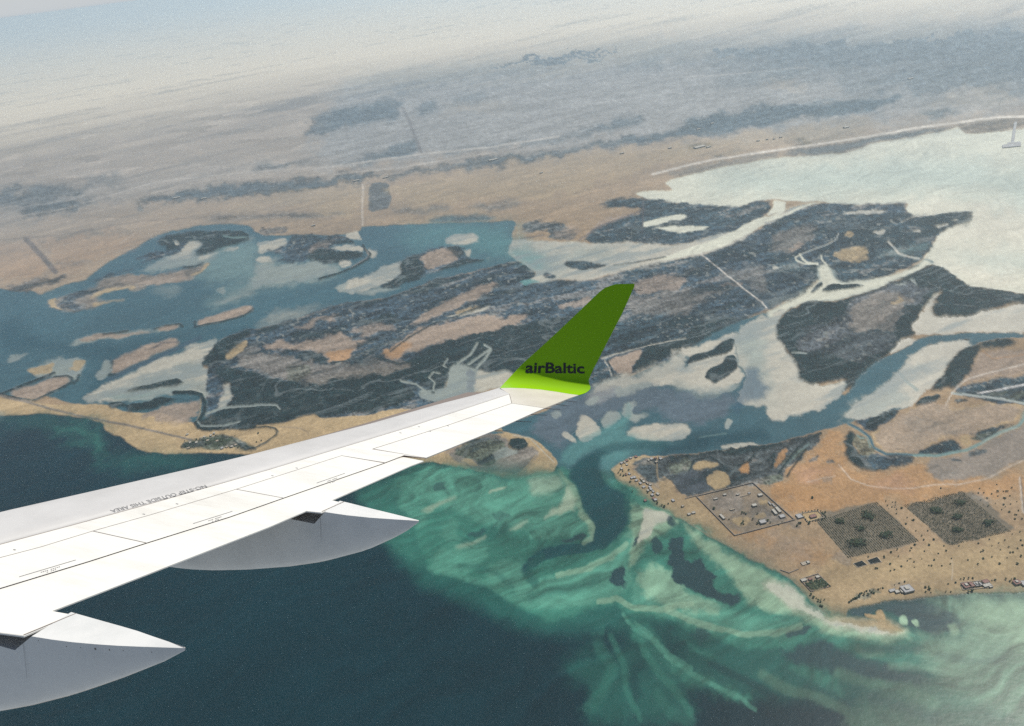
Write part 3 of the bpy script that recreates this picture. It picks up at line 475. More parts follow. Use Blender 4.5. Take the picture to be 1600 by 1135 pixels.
silw 3 2 .6|-135,1972 -76,1999 -62,1991 -121,1957
waqp 6 3 .8|299,1824 335,1800 382,1770 430,1722 352,1670 291,1625 254,1569 235,1564 276,1676
sil 3 2 .8|328,1799 382,1770 419,1731 357,1718 321,1676 280,1637 270,1648 310,1718
waq 12 4 .8|241,1503 294,1553 349,1526 377,1430 378,1462 444,1388 478,1352 557,1309 638,1317 573,1264 491,1278 393,1312 299,1383 269,1388 228,1441
waqp 9 4 .6|250,1518 296,1562 339,1536 377,1430 392,1428 439,1373 381,1368 306,1412 271,1449
waqp 6 3 .85|423,1730 465,1648 526,1558 602,1462 644,1360 666,1305 733,1272 805,1253 842,1223 783,1209 717,1237 648,1262 617,1320 546,1355 505,1400 494,1474 464,1556 433,1645
sil 5 3 .7|588,1457 632,1416 652,1351 696,1299 763,1277 803,1271 836,1231 747,1245 677,1280 648,1315 596,1353 578,1395 561,1445
bch 3 2 .85|666,1319 697,1301 765,1282 807,1284 816,1265 837,1232 806,1235 757,1266 700,1283
wdk 2 3 1|378,1656 407,1669 420,1647 397,1605 397,1534 427,1554 447,1605 438,1552 441,1517 465,1479 436,1460 471,1421 507,1407 465,1384 423,1414 378,1462 344,1493 346,1552
wdk 2 2 .9|390,1747 411,1738 400,1695 388,1712
wdk 2 2 .9|283,1679 296,1681 284,1655 259,1627
wdk 2 2 .9|325,1666 346,1671 349,1619 328,1595 317,1630
wdk 2 3 1|177,1532 203,1561 231,1578 228,1548 209,1526 232,1488 199,1503 177,1515
wdk 2 3 .6|-311,2033 -275,2068 -252,2020 -296,2012
wdk 2 4 .6|-209,1771 -168,1801 -128,1795 -155,1780 -196,1762
wdk 2 4 .4|-125,1868 -62,1866 -51,1832 -99,1831
wdk 2.5 2 .9|55,1697 107,1718 153,1722 136,1697 90,1694
wdk 5 3 .9|518,1233 560,1231 613,1243 641,1246 659,1215 711,1169 750,1144 790,1123 842,1082 774,1093 690,1124 629,1158 560,1178 538,1201
wdk 2 2 .9|558,1281 595,1292 628,1293 629,1283 596,1267 563,1266
wdk 2 2 .7|540,1323 578,1334 569,1325 545,1320
wdk 6 4 .7|339,1318 368,1341 398,1329 393,1294 353,1287
wdk 2 1.5 1|733,1322 763,1324 802,1325 894,1320 932,1309 973,1266 983,1236 968,1212 923,1226 889,1212 864,1243 837,1254 841,1282 816,1308 795,1311 767,1309 794,1297 769,1291 725,1302
bch 1 1 1|794,1308 802,1312 810,1309 810,1291 805,1275 781,1282 763,1295 765,1306 790,1294
waqp 1 1.5 .9|837,1275 852,1283 855,1272 845,1253 830,1255
waqp 1 1.5 .9|861,1268 879,1272 872,1248 859,1244
waqp 2 2 .8|930,1238 949,1242 949,1215 918,1207
waqg 18 5 .9|921,1319 1154,1303 1360,1278 1051,874 852,1057 831,1182 841,1220 964,1206 973,1266 928,1303
waqp 20 5 .6|988,1292 1147,1293 1355,1271 1195,1062 1050,1146 992,1208
waqd 16 5 .6|682,1107 828,1102 1025,1107 1215,1088 1020,832 558,943 602,1040
shf 10 5 .7|537,1185 586,1190 605,1161 629,1145 644,1113 607,1095 583,1111 559,1150
shf 8 4 .8|273,1273 289,1251 322,1213 353,1177 415,1131 428,1094 386,1118 338,1161 285,1193 263,1229
shf 8 4 .6|325,1306 340,1279 391,1234 379,1228 330,1264
shf 10 5 .6|208,1398 249,1347 256,1283 301,1204 306,1166 265,1184 228,1254 205,1326
wtqd 30 6 .9|13,1249 105,1328 128,1297 237,1293 299,1143 279,1069 46,1103 102,1204
shf 12 6 .5|110,1356 142,1380 146,1336 122,1326
wtqd 20 6 .5|598,1144 682,1107 762,1071 659,1059 574,1089
sea 12 6 .6|171,1237 205,1271 234,1233 197,1207 197,1158 160,1129
sea 16 6 .6|54,1358 108,1342 168,1368 198,1348 176,1289 124,1271 64,1308
sea 14 6 .6|234,1357 292,1340 332,1264 310,1241 266,1302
sea 14 6 .5|291,1347 309,1288 329,1238 401,1163 353,1177 299,1249 276,1286
f_waq 7 .45 4|-306,1656 -223,1614 -148,1574 -90,1513 -21,1469 49,1457 128,1475
f_waqp 6 .5 3|143,1456 190,1456 229,1418 289,1399 371,1408
f_waqp 6 .5 3|303,1397 350,1359 406,1320 464,1293 536,1281 606,1294
f_waq 5 .45 3|197,1400 211,1354 250,1304 278,1239
f_shf 6 .5 4|540,1178 571,1154 614,1135 618,1099
f_wtqd 8 .4 5|-30,1503 19,1510 92,1514 156,1536
f_wtqd 6 .4 4|-222,1658 -159,1638 -110,1593 -76,1544
f_shf 14 .35 9|119,1312 141,1248 110,1190 72,1148
f_shf 12 .3 8|226,1154 245,1104 282,1077
f_waqg 6 .4 4|704,1209 720,1187 751,1188
f_wdk 6 .4 4|716,1201 757,1200 793,1188 834,1188
f_waqg 6 .4 4|753,1150 844,1130 896,1091 986,1048
f_wdk 6 .3 4|863,1164 923,1135 995,1130
f_wdk 9 .35 6|671,1085 726,1049 779,1013
wdp3 3 2 1|144,2040 186,2094 248,2113 281,2115 250,2061 229,2012 245,1940 284,1875 290,1804 282,1753 257,1708 223,1677 152,1691 178,1738 173,1798 158,1862 147,1928 134,1981
wdp3 4 2 .95|143,1890 165,1798 177,1724 132,1670 61,1670 14,1646 -21,1612 -41,1589 -53,1609 -37,1642 11,1679 102,1685 177,1666 234,1694 272,1756 293,1825 289,1881
wtq2 5 2 .6|256,2097 302,2114 359,2073 288,2035 269,1986 267,1919 253,1955 234,1994
wtqd 5 2.5 .7|273,1951 296,1913 304,1863 294,1788 277,1762 277,1837
waqp 4 2 .6|105,2049 126,2000 146,1920 154,1832 174,1775 180,1738 154,1708 157,1757 133,1821 128,1900 114,1986
plt 1.5 1.5 .9|788,1645 833,1675 872,1680 931,1687 983,1691 1003,1571 1014,1518 941,1503 884,1498 808,1490 800,1554
plt 1.5 2 .9|1043,1663 1094,1675 1124,1667 1169,1678 1229,1689 1244,1674 1262,1647 1262,1617 1272,1550 1274,1521 1240,1508 1147,1496 1079,1486 1072,1507
gry 5 5 .5|1237,1687 1266,1670 1279,1644 1262,1617 1232,1638 1236,1668
pltd 5 4 .7|817,1551 868,1561 883,1535 866,1508 833,1514
pltd 3 4 .5|876,1598 908,1606 902,1579 876,1577
pltd 4 4 .6|916,1645 945,1654 946,1627 920,1622
pltd 4 4 .5|1098,1632 1127,1638 1137,1613 1108,1604
pltd 4 4 .5|1185,1648 1213,1646 1207,1628 1184,1629
gry 3 4 .5|774,1519 804,1520 808,1490 830,1479 799,1469 771,1481
gry 4 4 .4|1298,1686 1317,1686 1313,1675 1296,1679
gry 4 4 .4|1315,1671 1350,1665 1345,1657 1311,1660
pale 2 2 .8|812,1473 838,1477 846,1457 812,1449
pale 2 2 .7|851,1477 883,1482 885,1459 850,1455
cmp 1 1.5 1|497,1818 678,1846 733,1660 553,1629
cmpd 3 3 .8|526,1799 627,1820 630,1752 605,1732 553,1728 524,1759
cmpd 3 3 .6|635,1766 674,1768 680,1722 633,1722
cmpd 2 2 .8|634,1716 683,1721 689,1686 719,1684 724,1664 668,1662 644,1681 626,1684
dk 2 2 .7|689,1686 716,1692 724,1671 693,1671
pale 2 3 .8|663,1763 693,1767 690,1740 663,1745
pale 2 2 .8|560,1702 599,1704 622,1690 609,1669 584,1660 567,1663
pale 2 2 .7|634,1707 665,1715 666,1690 633,1687
s_cmpd 1 .8|549,1707 594,1710 639,1720 686,1720 696,1689
s_cmpd 1 .8|604,1713 593,1677 561,1636
s_cmpd 1 .8|553,1699 572,1653
s_cmpd .8 .7|625,1699 626,1665 672,1665
gry 3 4 .6|673,1642 729,1654 759,1643 744,1628 700,1632
gry 8 5 .5|747,1758 771,1768 773,1742 746,1738
pale 1 1 .9|759,1681 813,1685 813,1656 761,1648
dkgr 1.5 2 .9|666,1420 714,1427 723,1402 670,1395
pnk 1 1.5 .8|662,1438 712,1451 714,1429 668,1424
s_trk .8 .8|426,1752 445,1704 488,1637 533,1586 576,1537 616,1488 641,1442 662,1389
s_trk .8 .7|648,1404 661,1373 673,1337 681,1316
s_rd .8 .7|956,1881 960,1802 991,1767 1045,1740 1104,1728 1166,1730 1239,1718 1313,1725 1470,1786
s_rd .8 .5|831,1818 883,1826 922,1826
s_rd .8 .6|1017,1372 1039,1407 1054,1435
s_trk 1 .5|866,1383 946,1373 1009,1371 1086,1359 1183,1348
s_trk .9 .8|844,1340 904,1335 985,1329 1065,1324 1161,1314
s_trk .9 .8|622,1479 638,1448
s_dk .8 .8|1410,1710 1361,1627 1329,1570
s_rd 1 .8|1410,1715 1359,1627 1327,1571
pale 1 1 .7|1034,1363 1078,1358 1095,1332 1023,1336
gry 3 4 .5|868,1394 921,1405 915,1385 873,1375
mshg 1 3 .8|741,1344 770,1356 798,1371 825,1376 846,1374 817,1359 790,1355 754,1345
s_rd 1.3 1|1053,3747 1091,3435 1122,3201 1140,3084 1140,3022
s_rd 1 .8|1425,2121 1481,2182 1554,2241 1601,2263 1808,2302
s_org .9 .8|1740,2435 1733,2366 1849,2364
s_dk .7 .5|1091,3435 964,3375
gry 2 3 .6|340,2007 388,2024 418,2013 406,1947 399,1861 375,1918 343,1969
mshd 2 2 .8|345,2006 416,2004 406,1947 399,1904 376,1922 353,1963
s_trk .8 .6|937,1906 951,1869 956,1794
redd 10 6 .5|988,1780 1071,1793 1124,1766 1135,1732 1043,1737
gry 14 8 .3|541,1605 634,1551 661,1493 588,1524
pale 8 6 .5|741,1429 902,1448 1070,1433 1255,1458 1211,1390 988,1391 820,1398
pnk 10 8 .5|612,1626 719,1605 751,1538 685,1517 617,1572
org 8 6 .5|708,1808 771,1821 849,1772 882,1700 754,1692 724,1737
silg 6 3 .6|604,2546 654,2457 737,2411 732,2354 653,2386 581,2453
silg 3 2 .8|238,2423 268,2462 317,2462 284,2411 247,2398
silg 3 2.5 .7|358,2493 427,2530 523,2517 526,2479 438,2464 374,2447
silg 4 2.5 .6|693,2423 768,2415 839,2432 796,2372 713,2370
silg 2 2 .6|110,2398 152,2399 165,2362 129,2349
s_rd .8 .45|-4510,6540 -3623,6699 -3055,7319 -2175,7195 -1116,6876
s_rd .7 .4|2195,9284 2893,8993 3643,8820
s_dk .8 .4|-3803,5932 -3231,5834 -2750,5939 -2182,5807 -1439,5537
s_rd .7 .5|-2658,5387 -2632,5591
f_shf 9 .5 5|211,1354 223,1281 245,1212 275,1146 287,1098
f_shf 8 .45 5|156,1334 168,1250 159,1176 175,1104
f_waq 5 .4 3|224,1366 250,1304 290,1244 319,1213
f_waq 5 .45 3|269,1254 305,1209 350,1165 399,1127 426,1088
f_waqd 9 .5 5|467,1177 503,1135 555,1103 611,1061
f_waqd 9 .5 5|631,1151 687,1118 751,1096 796,1044
f_sea 8 .5 5|366,1219 419,1172 475,1115
f_wdp3 11 .85 3|237,1712 184,1670 125,1662 67,1664 14,1651 -16,1629
f_wtqd 10 .7 5|14,1646 -20,1621 -36,1579 -14,1550
f_waqp 5 .6 2|136,1815 159,1784 175,1735 159,1698 138,1685
f_waqp 6 .5 3|252,1652 199,1606 125,1576 49,1564
f_wdp3 9 .6 4|247,2108 304,2124 379,2120 465,2096
f_wtq2 7 .5 4|136,2124 192,2179 266,2221 339,2255 383,2308 401,2370
silg 5 3 .6|-1633,3933 -1538,4035 -1380,4121 -1356,4019 -1486,3906
silg 6 3 .5|-2089,4316 -1903,4326 -1809,4269 -1901,4180
"""
# albedo, class, weights (water, marsh, mangrove, sand)
WATER, MARSH, MANG, SAND = (1, 0, 0, 0), (0, 1, 0, 0), (0, 0, 1, 0), (0, 0, 0, 1)
FLAT = (.45, 0, 0, .4)
KIND = {
 'des': ((.255, .18, .108), 'plain', SAND), 'scm': ((.21, .225, .23), None, (0, .2, .1, .3)), 'scr': ((.05, .08, .10), 'scrub', (0, .3, .3, 0)), 'scr2': ((.11, .11, .11), 'scrub', (0, .5, .2, 0)),  # scm, scr: blue-grey haze tone mixed into the far scrub colour
 'org': ((.31, .172, .074), 'plain', SAND), 'pale': ((.31, .232, .128), 'plain', SAND), 'bch': ((.34, .25, .138), 'beach', SAND),
 'pnk': ((.245, .19, .145), 'plain', (0, .12, 0, .7)), 'gry': ((.165, .145, .122), 'mud', (0, .3, 0, .5)), 'redd': ((.36, .21, .15), None, SAND),
 'sil': ((.36, .335, .265), 'flat', FLAT), 'silg': ((.21, .235, .205), 'flat', FLAT), 'silw': ((.30, .36, .255), None, FLAT), 'baysil': ((.56, .52, .41), None, FLAT),
 'msh': ((.026, .045, .060), 'marsh', MARSH), 'mshd': ((.018, .036, .046), 'marsh', MARSH), 'mshg': ((.065, .075, .055), 'marsh', MARSH), 'mshp': ((.06, .068, .075), 'marsh', MARSH),
 'mudp': ((.19, .165, .14), 'mud', (0, .1, 0, .5)), 'man': ((.005, .017, .019), 'mangrove', MANG), 'dkgr': ((.03, .045, .025), 'mangrove', MANG),
 'lag': ((.032, .082, .098), 'lagoon', WATER), 'wch': ((.03, .075, .11), None, WATER), 'wchm': ((.045, .055, .065), 'marsh', (.4, .4, 0, 0)), 'wsh': ((.12, .19, .18), None, WATER),
 'wdp2': ((.008, .042, .055), None, WATER), 'wdp3': ((.006, .050, .055), None, WATER), 'wtq2': ((.075, .20, .19), None, WATER), 'mudw': ((.095, .112, .135), None, (.7, .15, 0, .1)),
 'bay': ((.50, .49, .385), 'bay', WATER), 'sea': ((.002, .018, .024), 'sea', WATER), 'bay2': ((.34, .41, .36), None, WATER), 'deep': ((.03, .06, .08), None, WATER),
 'wtqd': ((.013, .08, .064), None, WATER), 'shf': ((.032, .14, .10), None, WATER), 'wtq': ((.030, .135, .10), None, WATER), 'waq': ((.072, .215, .152), None, WATER), 'waqp': ((.21, .31, .205), None, WATER),
 'waqg': ((.13, .21, .145), None, WATER), 'waqd': ((.075, .15, .10), None, WATER), 'wdk': ((.016, .045, .05), None, WATER),
 'plt': ((.125, .108, .08), 'plantation_soil', (0, .15, 0, .3)), 'pltd': ((.05, .05, .04), None, (0, .2, 0, 0)), 'cmp': ((.19, .15, .105), 'yard', (0, .1, 0, .6)), 'cmpd': ((.15, .13, .11), None, (0, .4, 0, .2)),
 'trk': ((.20, .155, .11), 'track', (0, 0, 0, .5)),
 'dk': ((.07, .065, .07), None, (0, .3, 0, .3)), 'rd': ((.50, .46, .40), 'road', SAND), 'wht': ((.6, .58, .55), None, SAND),
}
CLASSES = ['plain', 'scrub', 'beach', 'mud', 'flat', 'marsh', 'mangrove', 'lagoon', 'bay', 'sea', 'plantation_soil', 'yard', 'track', 'road']

STEP_T, STEP_F = rad(.075), rad(.07)
th = np.arange(rad(-63), rad(63), STEP_T); ph = np.arange(rad(.26), rad(64), STEP_F)
NT, NF = len(th), len(ph)
RR = ALT / np.tan(ph)
GX = (RR[:, None] * np.sin(th)[None]).astype(np.float32); GY = (RR[:, None] * np.cos(th)[None]).astype(np.float32)

def hash2(ix, iy, seed):
    h = (ix.astype(np.int64) * 374761393 + iy.astype(np.int64) * 668265263 + seed * 1274126177) & 0x7fffffff
    h = ((h ^ (h >> 13)) * 1274126177) & 0x7fffffff
    return ((h ^ (h >> 16)) & 0xffff).astype(np.float32) / 65535.0
def vnoise(x, y, seed):
    ix = np.floor(x); iy = np.floor(y); fx = (x - ix).astype(np.float32); fy = (y - iy).astype(np.float32)
    fx = fx * fx * fx * (fx * (fx * 6 - 15) + 10); fy = fy * fy * fy * (fy * (fy * 6 - 15) + 10)
    ix = ix.astype(np.int64); iy = iy.astype(np.int64)
    a = hash2(ix, iy, seed); b = hash2(ix + 1, iy, seed); c_ = hash2(ix, iy + 1, seed); d = hash2(ix + 1, iy + 1, seed)
    return (a + (b - a) * fx) * (1 - fy) + (c_ + (d - c_) * fx) * fy
def fbm(x, y, octv, seed, gain=.5):
    out = 0; amp = 1; tot = 0
    for k in range(octv):
        out = out + amp * vnoise(x * 2 ** k + 17.3 * k, y * 2 ** k - 9.1 * k, seed + k); tot += amp; amp *= gain
    return out / tot - .5
def streak(ang, lx, ly, octv, seed, gain=.55):
    """noise drawn out along the compass angle ang: lx metres long, ly metres wide"""
    ca, sa = math.cos(ang), math.sin(ang)
    return fbm((GX * sa + GY * ca) / lx, (GX * ca - GY * sa) / ly, octv, seed, gain)

JJ, II = np.meshgrid(np.arange(NT, dtype=np.float32), np.arange(NF, dtype=np.float32))
WI = fbm(JJ / 14, II / 9, 4, 101, .65) * 2; WJ = fbm(JJ / 14, II / 9, 4, 151, .65) * 3
XI = fbm(JJ / 30, II / 18, 5, 171, .6) * 4.5; XJ = fbm(JJ / 30, II / 18, 5, 191, .6) * 8   # slow swirls of the water
def to_grid(pts):
    p = np.array(pts, float); r = np.hypot(p[:, 0], p[:, 1])
    return (np.arctan2(p[:, 0], p[:, 1]) - th[0]) / STEP_T, (np.arctan2(ALT, r) - ph[0]) / STEP_F
def blur(a, k):
    k = int(round(k))
    if k < 1: return a
    for ax in (0, 1):
        for _ in range(2):
            p = np.pad(a, [(k + 1, k) if i == ax else (0, 0) for i in (0, 1)], mode='edge')
            cs = np.cumsum(p, axis=ax, dtype=np.float64); n = a.shape[ax]
            hi = np.take(cs, np.arange(2 * k + 1, 2 * k + 1 + n), axis=ax); lo = np.take(cs, np.arange(0, n), axis=ax)
            a = ((hi - lo) / (2 * k + 1)).astype(np.float32)
    return a
def fill(gj, gi, pad):
    j0, j1 = int(max(0, gj.min() - pad)), int(min(NT, gj.max() + pad + 2)); i0, i1 = int(max(0, gi.min() - pad)), int(min(NF, gi.max() + pad + 2))
    if j1 <= j0 or i1 <= i0: return None
    m = np.zeros((i1 - i0, j1 - j0), np.float32)
    xa, ya = gj, gi; xb, yb = np.roll(gj, -1), np.roll(gi, -1)
    cols = np.arange(j0, j1)
    for i in range(i0, i1):
        for sub in (-.25, .25):
            y = i + sub
            k = (ya <= y) != (yb <= y)
            if not k.any(): continue
            xs = np.sort(xa[k] + (y - ya[k]) / (yb[k] - ya[k]) * (xb[k] - xa[k]))
            for q in range(0, len(xs) - 1, 2):
                m[i - i0] += .5 * np.clip(np.minimum(cols + .5, xs[q + 1]) - np.maximum(cols - .5, xs[q]), 0, 1)
    return m, i0, i1, j0, j1
def line(gj, gi, w, pad):
    j0, j1 = int(max(0, gj.min() - pad)), int(min(NT, gj.max() + pad + 2)); i0, i1 = int(max(0, gi.min() - pad)), int(min(NF, gi.max() + pad + 2))
    if j1 <= j0 or i1 <= i0: return None
    X, Y = np.meshgrid(np.arange(j0, j1), np.arange(i0, i1)); D = np.full(X.shape, 1e9)
    for k in range(len(gj) - 1):
        ax, ay, bx, by = gj[k], gi[k], gj[k + 1], gi[k + 1]
        L2 = (bx - ax) ** 2 + (by - ay) ** 2 + 1e-9
        t = np.clip(((X - ax) * (bx - ax) + (Y - ay) * (by - ay)) / L2, 0, 1)
        D = np.minimum(D, np.hypot(X - ax - t * (bx - ax), Y - ay - t * (by - ay)))
    return np.clip(w * .5 + .5 - D, 0, 1).astype(np.float32) * min(1, w + .3), i0, i1, j0, j1

def shore_smooth(p, n=1):                      # Chaikin: round the surveyed corners
    p = np.array(p, float)
    for _ in range(n):
        q = np.roll(p, -1, 0); p = np.stack([.84 * p + .16 * q, .16 * p + .84 * q], 1).reshape(-1, 2)
    return p
SA = rad(68)                                   # the creeks and ridges run this way
NS = streak(SA, 230, 45, 5, 501, .66) * 1.7 + fbm(JJ / 5, II / 3, 3, 521, .6) * .9      # frays the edges of every natural patch
EDGY = {'pnk': 1.0, 'gry': 1.0, 'org': .8, 'msh': .9, 'mshd': .9, 'mshg': .9, 'mshp': .9, 'man': .8, 'sil': .35, 'silg': .45, 'scr2': .9, 'pale': .7, 'wdk': .6, 'dkgr': .9, 'mudp': .5, 'mudw': .6}
RGB = np.empty((NF, NT, 3), np.float32); RGB[:] = KIND['des'][0]
WT = np.zeros((NF, NT, 4), np.float32); WT[..., 3] = 1
CLS = np.zeros((NF, NT), np.int8)
for row in MAP.strip().split('\n'):
    head, body = row.split('|'); h = head.split(); pts = P(body)
    if h[0].startswith('f_'):                  # soft stroke: width, opacity, blur
        kind, w, al, fe, rag, swirl = h[0][2:], float(h[1]), float(h[2]), float(h[3]), 1.2, True
        gj, gi = to_grid(pts); got = line(gj, gi, w, w + 14 + fe * 2)
    elif h[0].startswith('s_'):
        kind, w, al, rag, fe = h[0][2:], float(h[1]) * (1.5 if h[0][2:] in ('man', 'dk', 'deep', 'silg', 'wsh') else .85), float(h[2]), .7, 0; swirl = False
        gj, gi = to_grid(pts); got = line(gj, gi, w, w + 6)
    else:
        kind, fe, rag, al = h[0], float(h[1]), float(h[2]) * 1.45, float(h[3])
        gj, gi = to_grid(shore_smooth(pts)); got = fill(gj, gi, fe * 2 + rag * 2 + 4)
    if got is None: continue
    msk, i0, i1, j0, j1 = got
    swirl = h[0].startswith('f_') or not h[0].startswith('s_') and kind in ('wtq', 'waq', 'waqp', 'wtqd', 'waqg', 'waqd', 'shf', 'silw') and fe >= 3
    if swirl: fe *= .55
    if fe >= 2: msk = blur(msk, fe * .5)
    if rag >= 1.4 and kind in EDGY and h[0][1] != '_':
        size = math.sqrt(max(1, float((msk > .5).sum())))
        e_ = min(4.5, size / 7)
        if e_ >= 1: msk = blur(msk, e_ * .7)
        msk = np.clip((msk - .5) * (3.2 if fe < 5 else 1.6) + NS[i0:i1, j0:j1] * EDGY[kind] * min(1, e_ / 2.5) + .5, 0, 1) * (msk > .02)
    if rag > 0:
        a = np.clip((II[i0:i1, j0:j1] - i0 + WI[i0:i1, j0:j1] * rag + (XI[i0:i1, j0:j1] if swirl else 0)), 0, i1 - i0 - 1.001); b = np.clip((JJ[i0:i1, j0:j1] - j0 + WJ[i0:i1, j0:j1] * rag + (XJ[i0:i1, j0:j1] if swirl else 0)), 0, j1 - j0 - 1.001)
        ai, bi = a.astype(int), b.astype(int); fa, fb = a - ai, b - bi
        ai2, bi2 = np.minimum(ai + 1, i1 - i0 - 1), np.minimum(bi + 1, j1 - j0 - 1)
        msk = (msk[ai, bi] * (1 - fa) + msk[ai2, bi] * fa) * (1 - fb) + (msk[ai, bi2] * (1 - fa) + msk[ai2, bi2] * fa) * fb
    rgb, cl, wt = KIND[kind]
    k = (msk * al)[..., None]
    RGB[i0:i1, j0:j1] += (np.array(rgb, np.float32) - RGB[i0:i1, j0:j1]) * k
    WT[i0:i1, j0:j1] += (np.array(wt, np.float32) - WT[i0:i1, j0:j1]) * k
    if cl: CLS[i0:i1, j0:j1][(msk * al) > .5] = CLASSES.index(cl)

# natural variation of each cover, in world space, and haze painted into far ground
wx, wy = fbm(GX / 240, GY / 240, 3, 301) * 260, fbm(GX / 240, GY / 240, 3, 331) * 260
GX0, GY0 = GX, GY; n4_ = fbm(GX / 500, GY / 500, 3, 551); GX, GY = GX + wx * .4, GY + wy * .4
thr = np.clip((streak(SA, 340, 15, 3, 541, .6) - .12) * 7, 0, 1) * np.clip(n4_ * 4 + .5, 0, 1)
n1 = streak(SA, 420, 75, 5, 1, .62); n2 = streak(SA, 130, 38, 4, 21, .6)
GX, GY = GX0, GY0
n3 = fbm(GX / 60, GY / 60, 4, 41, .6); n4 = fbm(GX / 420, GY / 420, 4, 61)
n5 = streak(rad(52), 2600, 420, 5, 81, .6)
w = WT[..., 1]
pat = n1 * 2.2 + n2 * 1.6
RGB *= (1 + w * np.clip(pat * 1.3, -.62, 1.4))[..., None]
pal = np.clip((pat + n3 * .8 - .42) * 4, 0, 1) * w
RGB += (np.array((.19, .17, .145), np.float32) - RGB) * (pal * .6)[..., None]
drk = np.clip((-pat + n3 - .30) * 4, 0, 1) * w
RGB += (np.array((.012, .028, .034), np.float32) - RGB) * (drk * .75)[..., None]
g1 = (vnoise(JJ / 1.7, II / 1.25, 401) - .5) + .8 * (vnoise(JJ / 3.6, II / 1.9, 411) - .5); g2 = vnoise(JJ / 2.6, II / 1.5, 421) + .6 * vnoise(JJ / 6, II / 2.4, 431)
RGB *= (1 + WT[..., 1] * np.clip(g1 * 1.15, -.55, .9))[..., None]
ps = np.clip((g2 - 1.12) * 5, 0, 1) * np.clip(n4 * 3 + .6, 0, 1) * WT[..., 1]
RGB += (np.array((.20, .21, .19), np.float32) - RGB) * (ps * .75)[..., None]
RGB *= (1 + WT[..., 3] * np.clip(g1 * .22, -.25, .25))[..., None]
w = WT[..., 2]
RGB *= (1 + w * np.clip(g1 * .8, -.45, .7))[..., None]
RGB += (np.array((.10, .125, .13), np.float32) - RGB) * (thr * .65 * (w + .5 * WT[..., 1]).clip(0, 1))[..., None]
cn = fbm((GX + wx * .8) / 420, (GY + wy * .8) / 300, 4, 601, .5); cn2 = fbm((GX + wx) / 190, (GY + wy) / 150, 3, 631, .5)
crk = np.clip(1.6 - np.abs(cn) * 85, 0, 1) + .7 * np.clip(1.5 - np.abs(cn2) * 70, 0, 1) * np.clip(n4 * 5 + .3, 0, 1)
RGB += (np.array((.15, .175, .175), np.float32) - RGB) * (np.clip(crk, 0, 1) * .45 * (w + .6 * WT[..., 1]).clip(0, 1))[..., None]
fine = streak(SA, 110, 16, 3, 121, .7) + n3 * .5
spk = np.clip((fine + (g2 - .8) * .25 - .20) * 6, 0, 1) * np.clip(n4 * 4 + .45, 0, 1) * w
RGB *= (1 + w * np.clip(n3 * .9, -.4, .6))[..., None]
RGB += (np.array((.12, .14, .14), np.float32) - RGB) * (spk * .35)[..., None]
w = WT[..., 3]
RGB *= (1 + w * np.clip(n4 * .35 + n3 * .26 + n1 * .55 + n2 * .3, -.45, .45))[..., None]
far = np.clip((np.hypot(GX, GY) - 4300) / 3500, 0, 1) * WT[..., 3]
RGB += (np.array((.30, .285, .265), np.float32) - RGB) * (.66 * far * (CLS == 0))[..., None]  # plain greyed with distance: haze put into its colour
px_, py_ = GX * .94 - GY * .34, GX * .34 + GY * .94        # field parcels of the far plain
parc = hash2(np.floor(px_ / 620 + hash2(np.floor(py_ / 340), np.floor(py_ / 340) * 0, 7) * .9), np.floor(py_ / 340), 9) - .5
RGB *= (1 + far * np.clip(parc * .5 * np.clip(n4 * 4 + .6, 0, 1.2), -.35, .35))[..., None]
haze_pale = np.clip((np.hypot(GX, GY) - 10500 - n5 * 3000) / 6500, 0, 1) * (CLS == 0)
RGB += (np.array((.66, .57, .43), np.float32) - RGB) * (.9 * haze_pale)[..., None]  # creamy haze whitening painted into the farthest plain
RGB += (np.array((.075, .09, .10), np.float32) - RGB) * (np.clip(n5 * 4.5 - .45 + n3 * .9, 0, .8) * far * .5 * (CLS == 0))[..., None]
w = WT[..., 0]
shal = np.clip((RGB[..., 1] - .05) * 8, 0, 1) * (CLS == CLASSES.index('sea'))
GX, GY = GX0 + wx * 1.2, GY0 + wy * 1.2
sw = streak(rad(60), 240, 30, 5, 141, .6); sw2 = streak(rad(20), 160, 40, 4, 161, .6)
ridge = 1 - np.abs(streak(rad(48), 300, 70, 4, 181, .6)) * 5; ridge2 = 1 - np.abs(fbm(GX / 150, GY / 150, 4, 441, .6)) * 5
GX, GY = GX0, GY0
RGB *= (1 + w * np.clip(sw * (.45 + .75 * shal) + sw2 * .45 * shal + (np.clip(ridge, 0, 1) * .16 + np.clip(ridge2, 0, 1) * .10 - .1) * shal + g1 * .10 + streak(rad(62), 120, 16, 3, 571, .6) * .5 * shal + n4 * (.35 + .5 * (CLS == CLASSES.index('sea'))), -.6, .9))[..., None]
wet = np.clip((streak(SA, 330, 60, 4, 461, .6) + n4 * .5 + n3 * .3) * 3.4 + .05, 0, .75) * (CLS == CLASSES.index('flat'))
RGB += (np.array((.17, .20, .19), np.float32) - RGB) * wet[..., None]
RGB = np.clip(RGB * .86, .002, .8)

HGT = (WT[..., 2] * (2.0 + 3.5 * (n3 + .5) + rng.random((NF, NT)) * 2.2) + WT[..., 1] * .4 + WT[..., 3] * (.6 + .8 * (n3 + .5))).astype(np.float32)

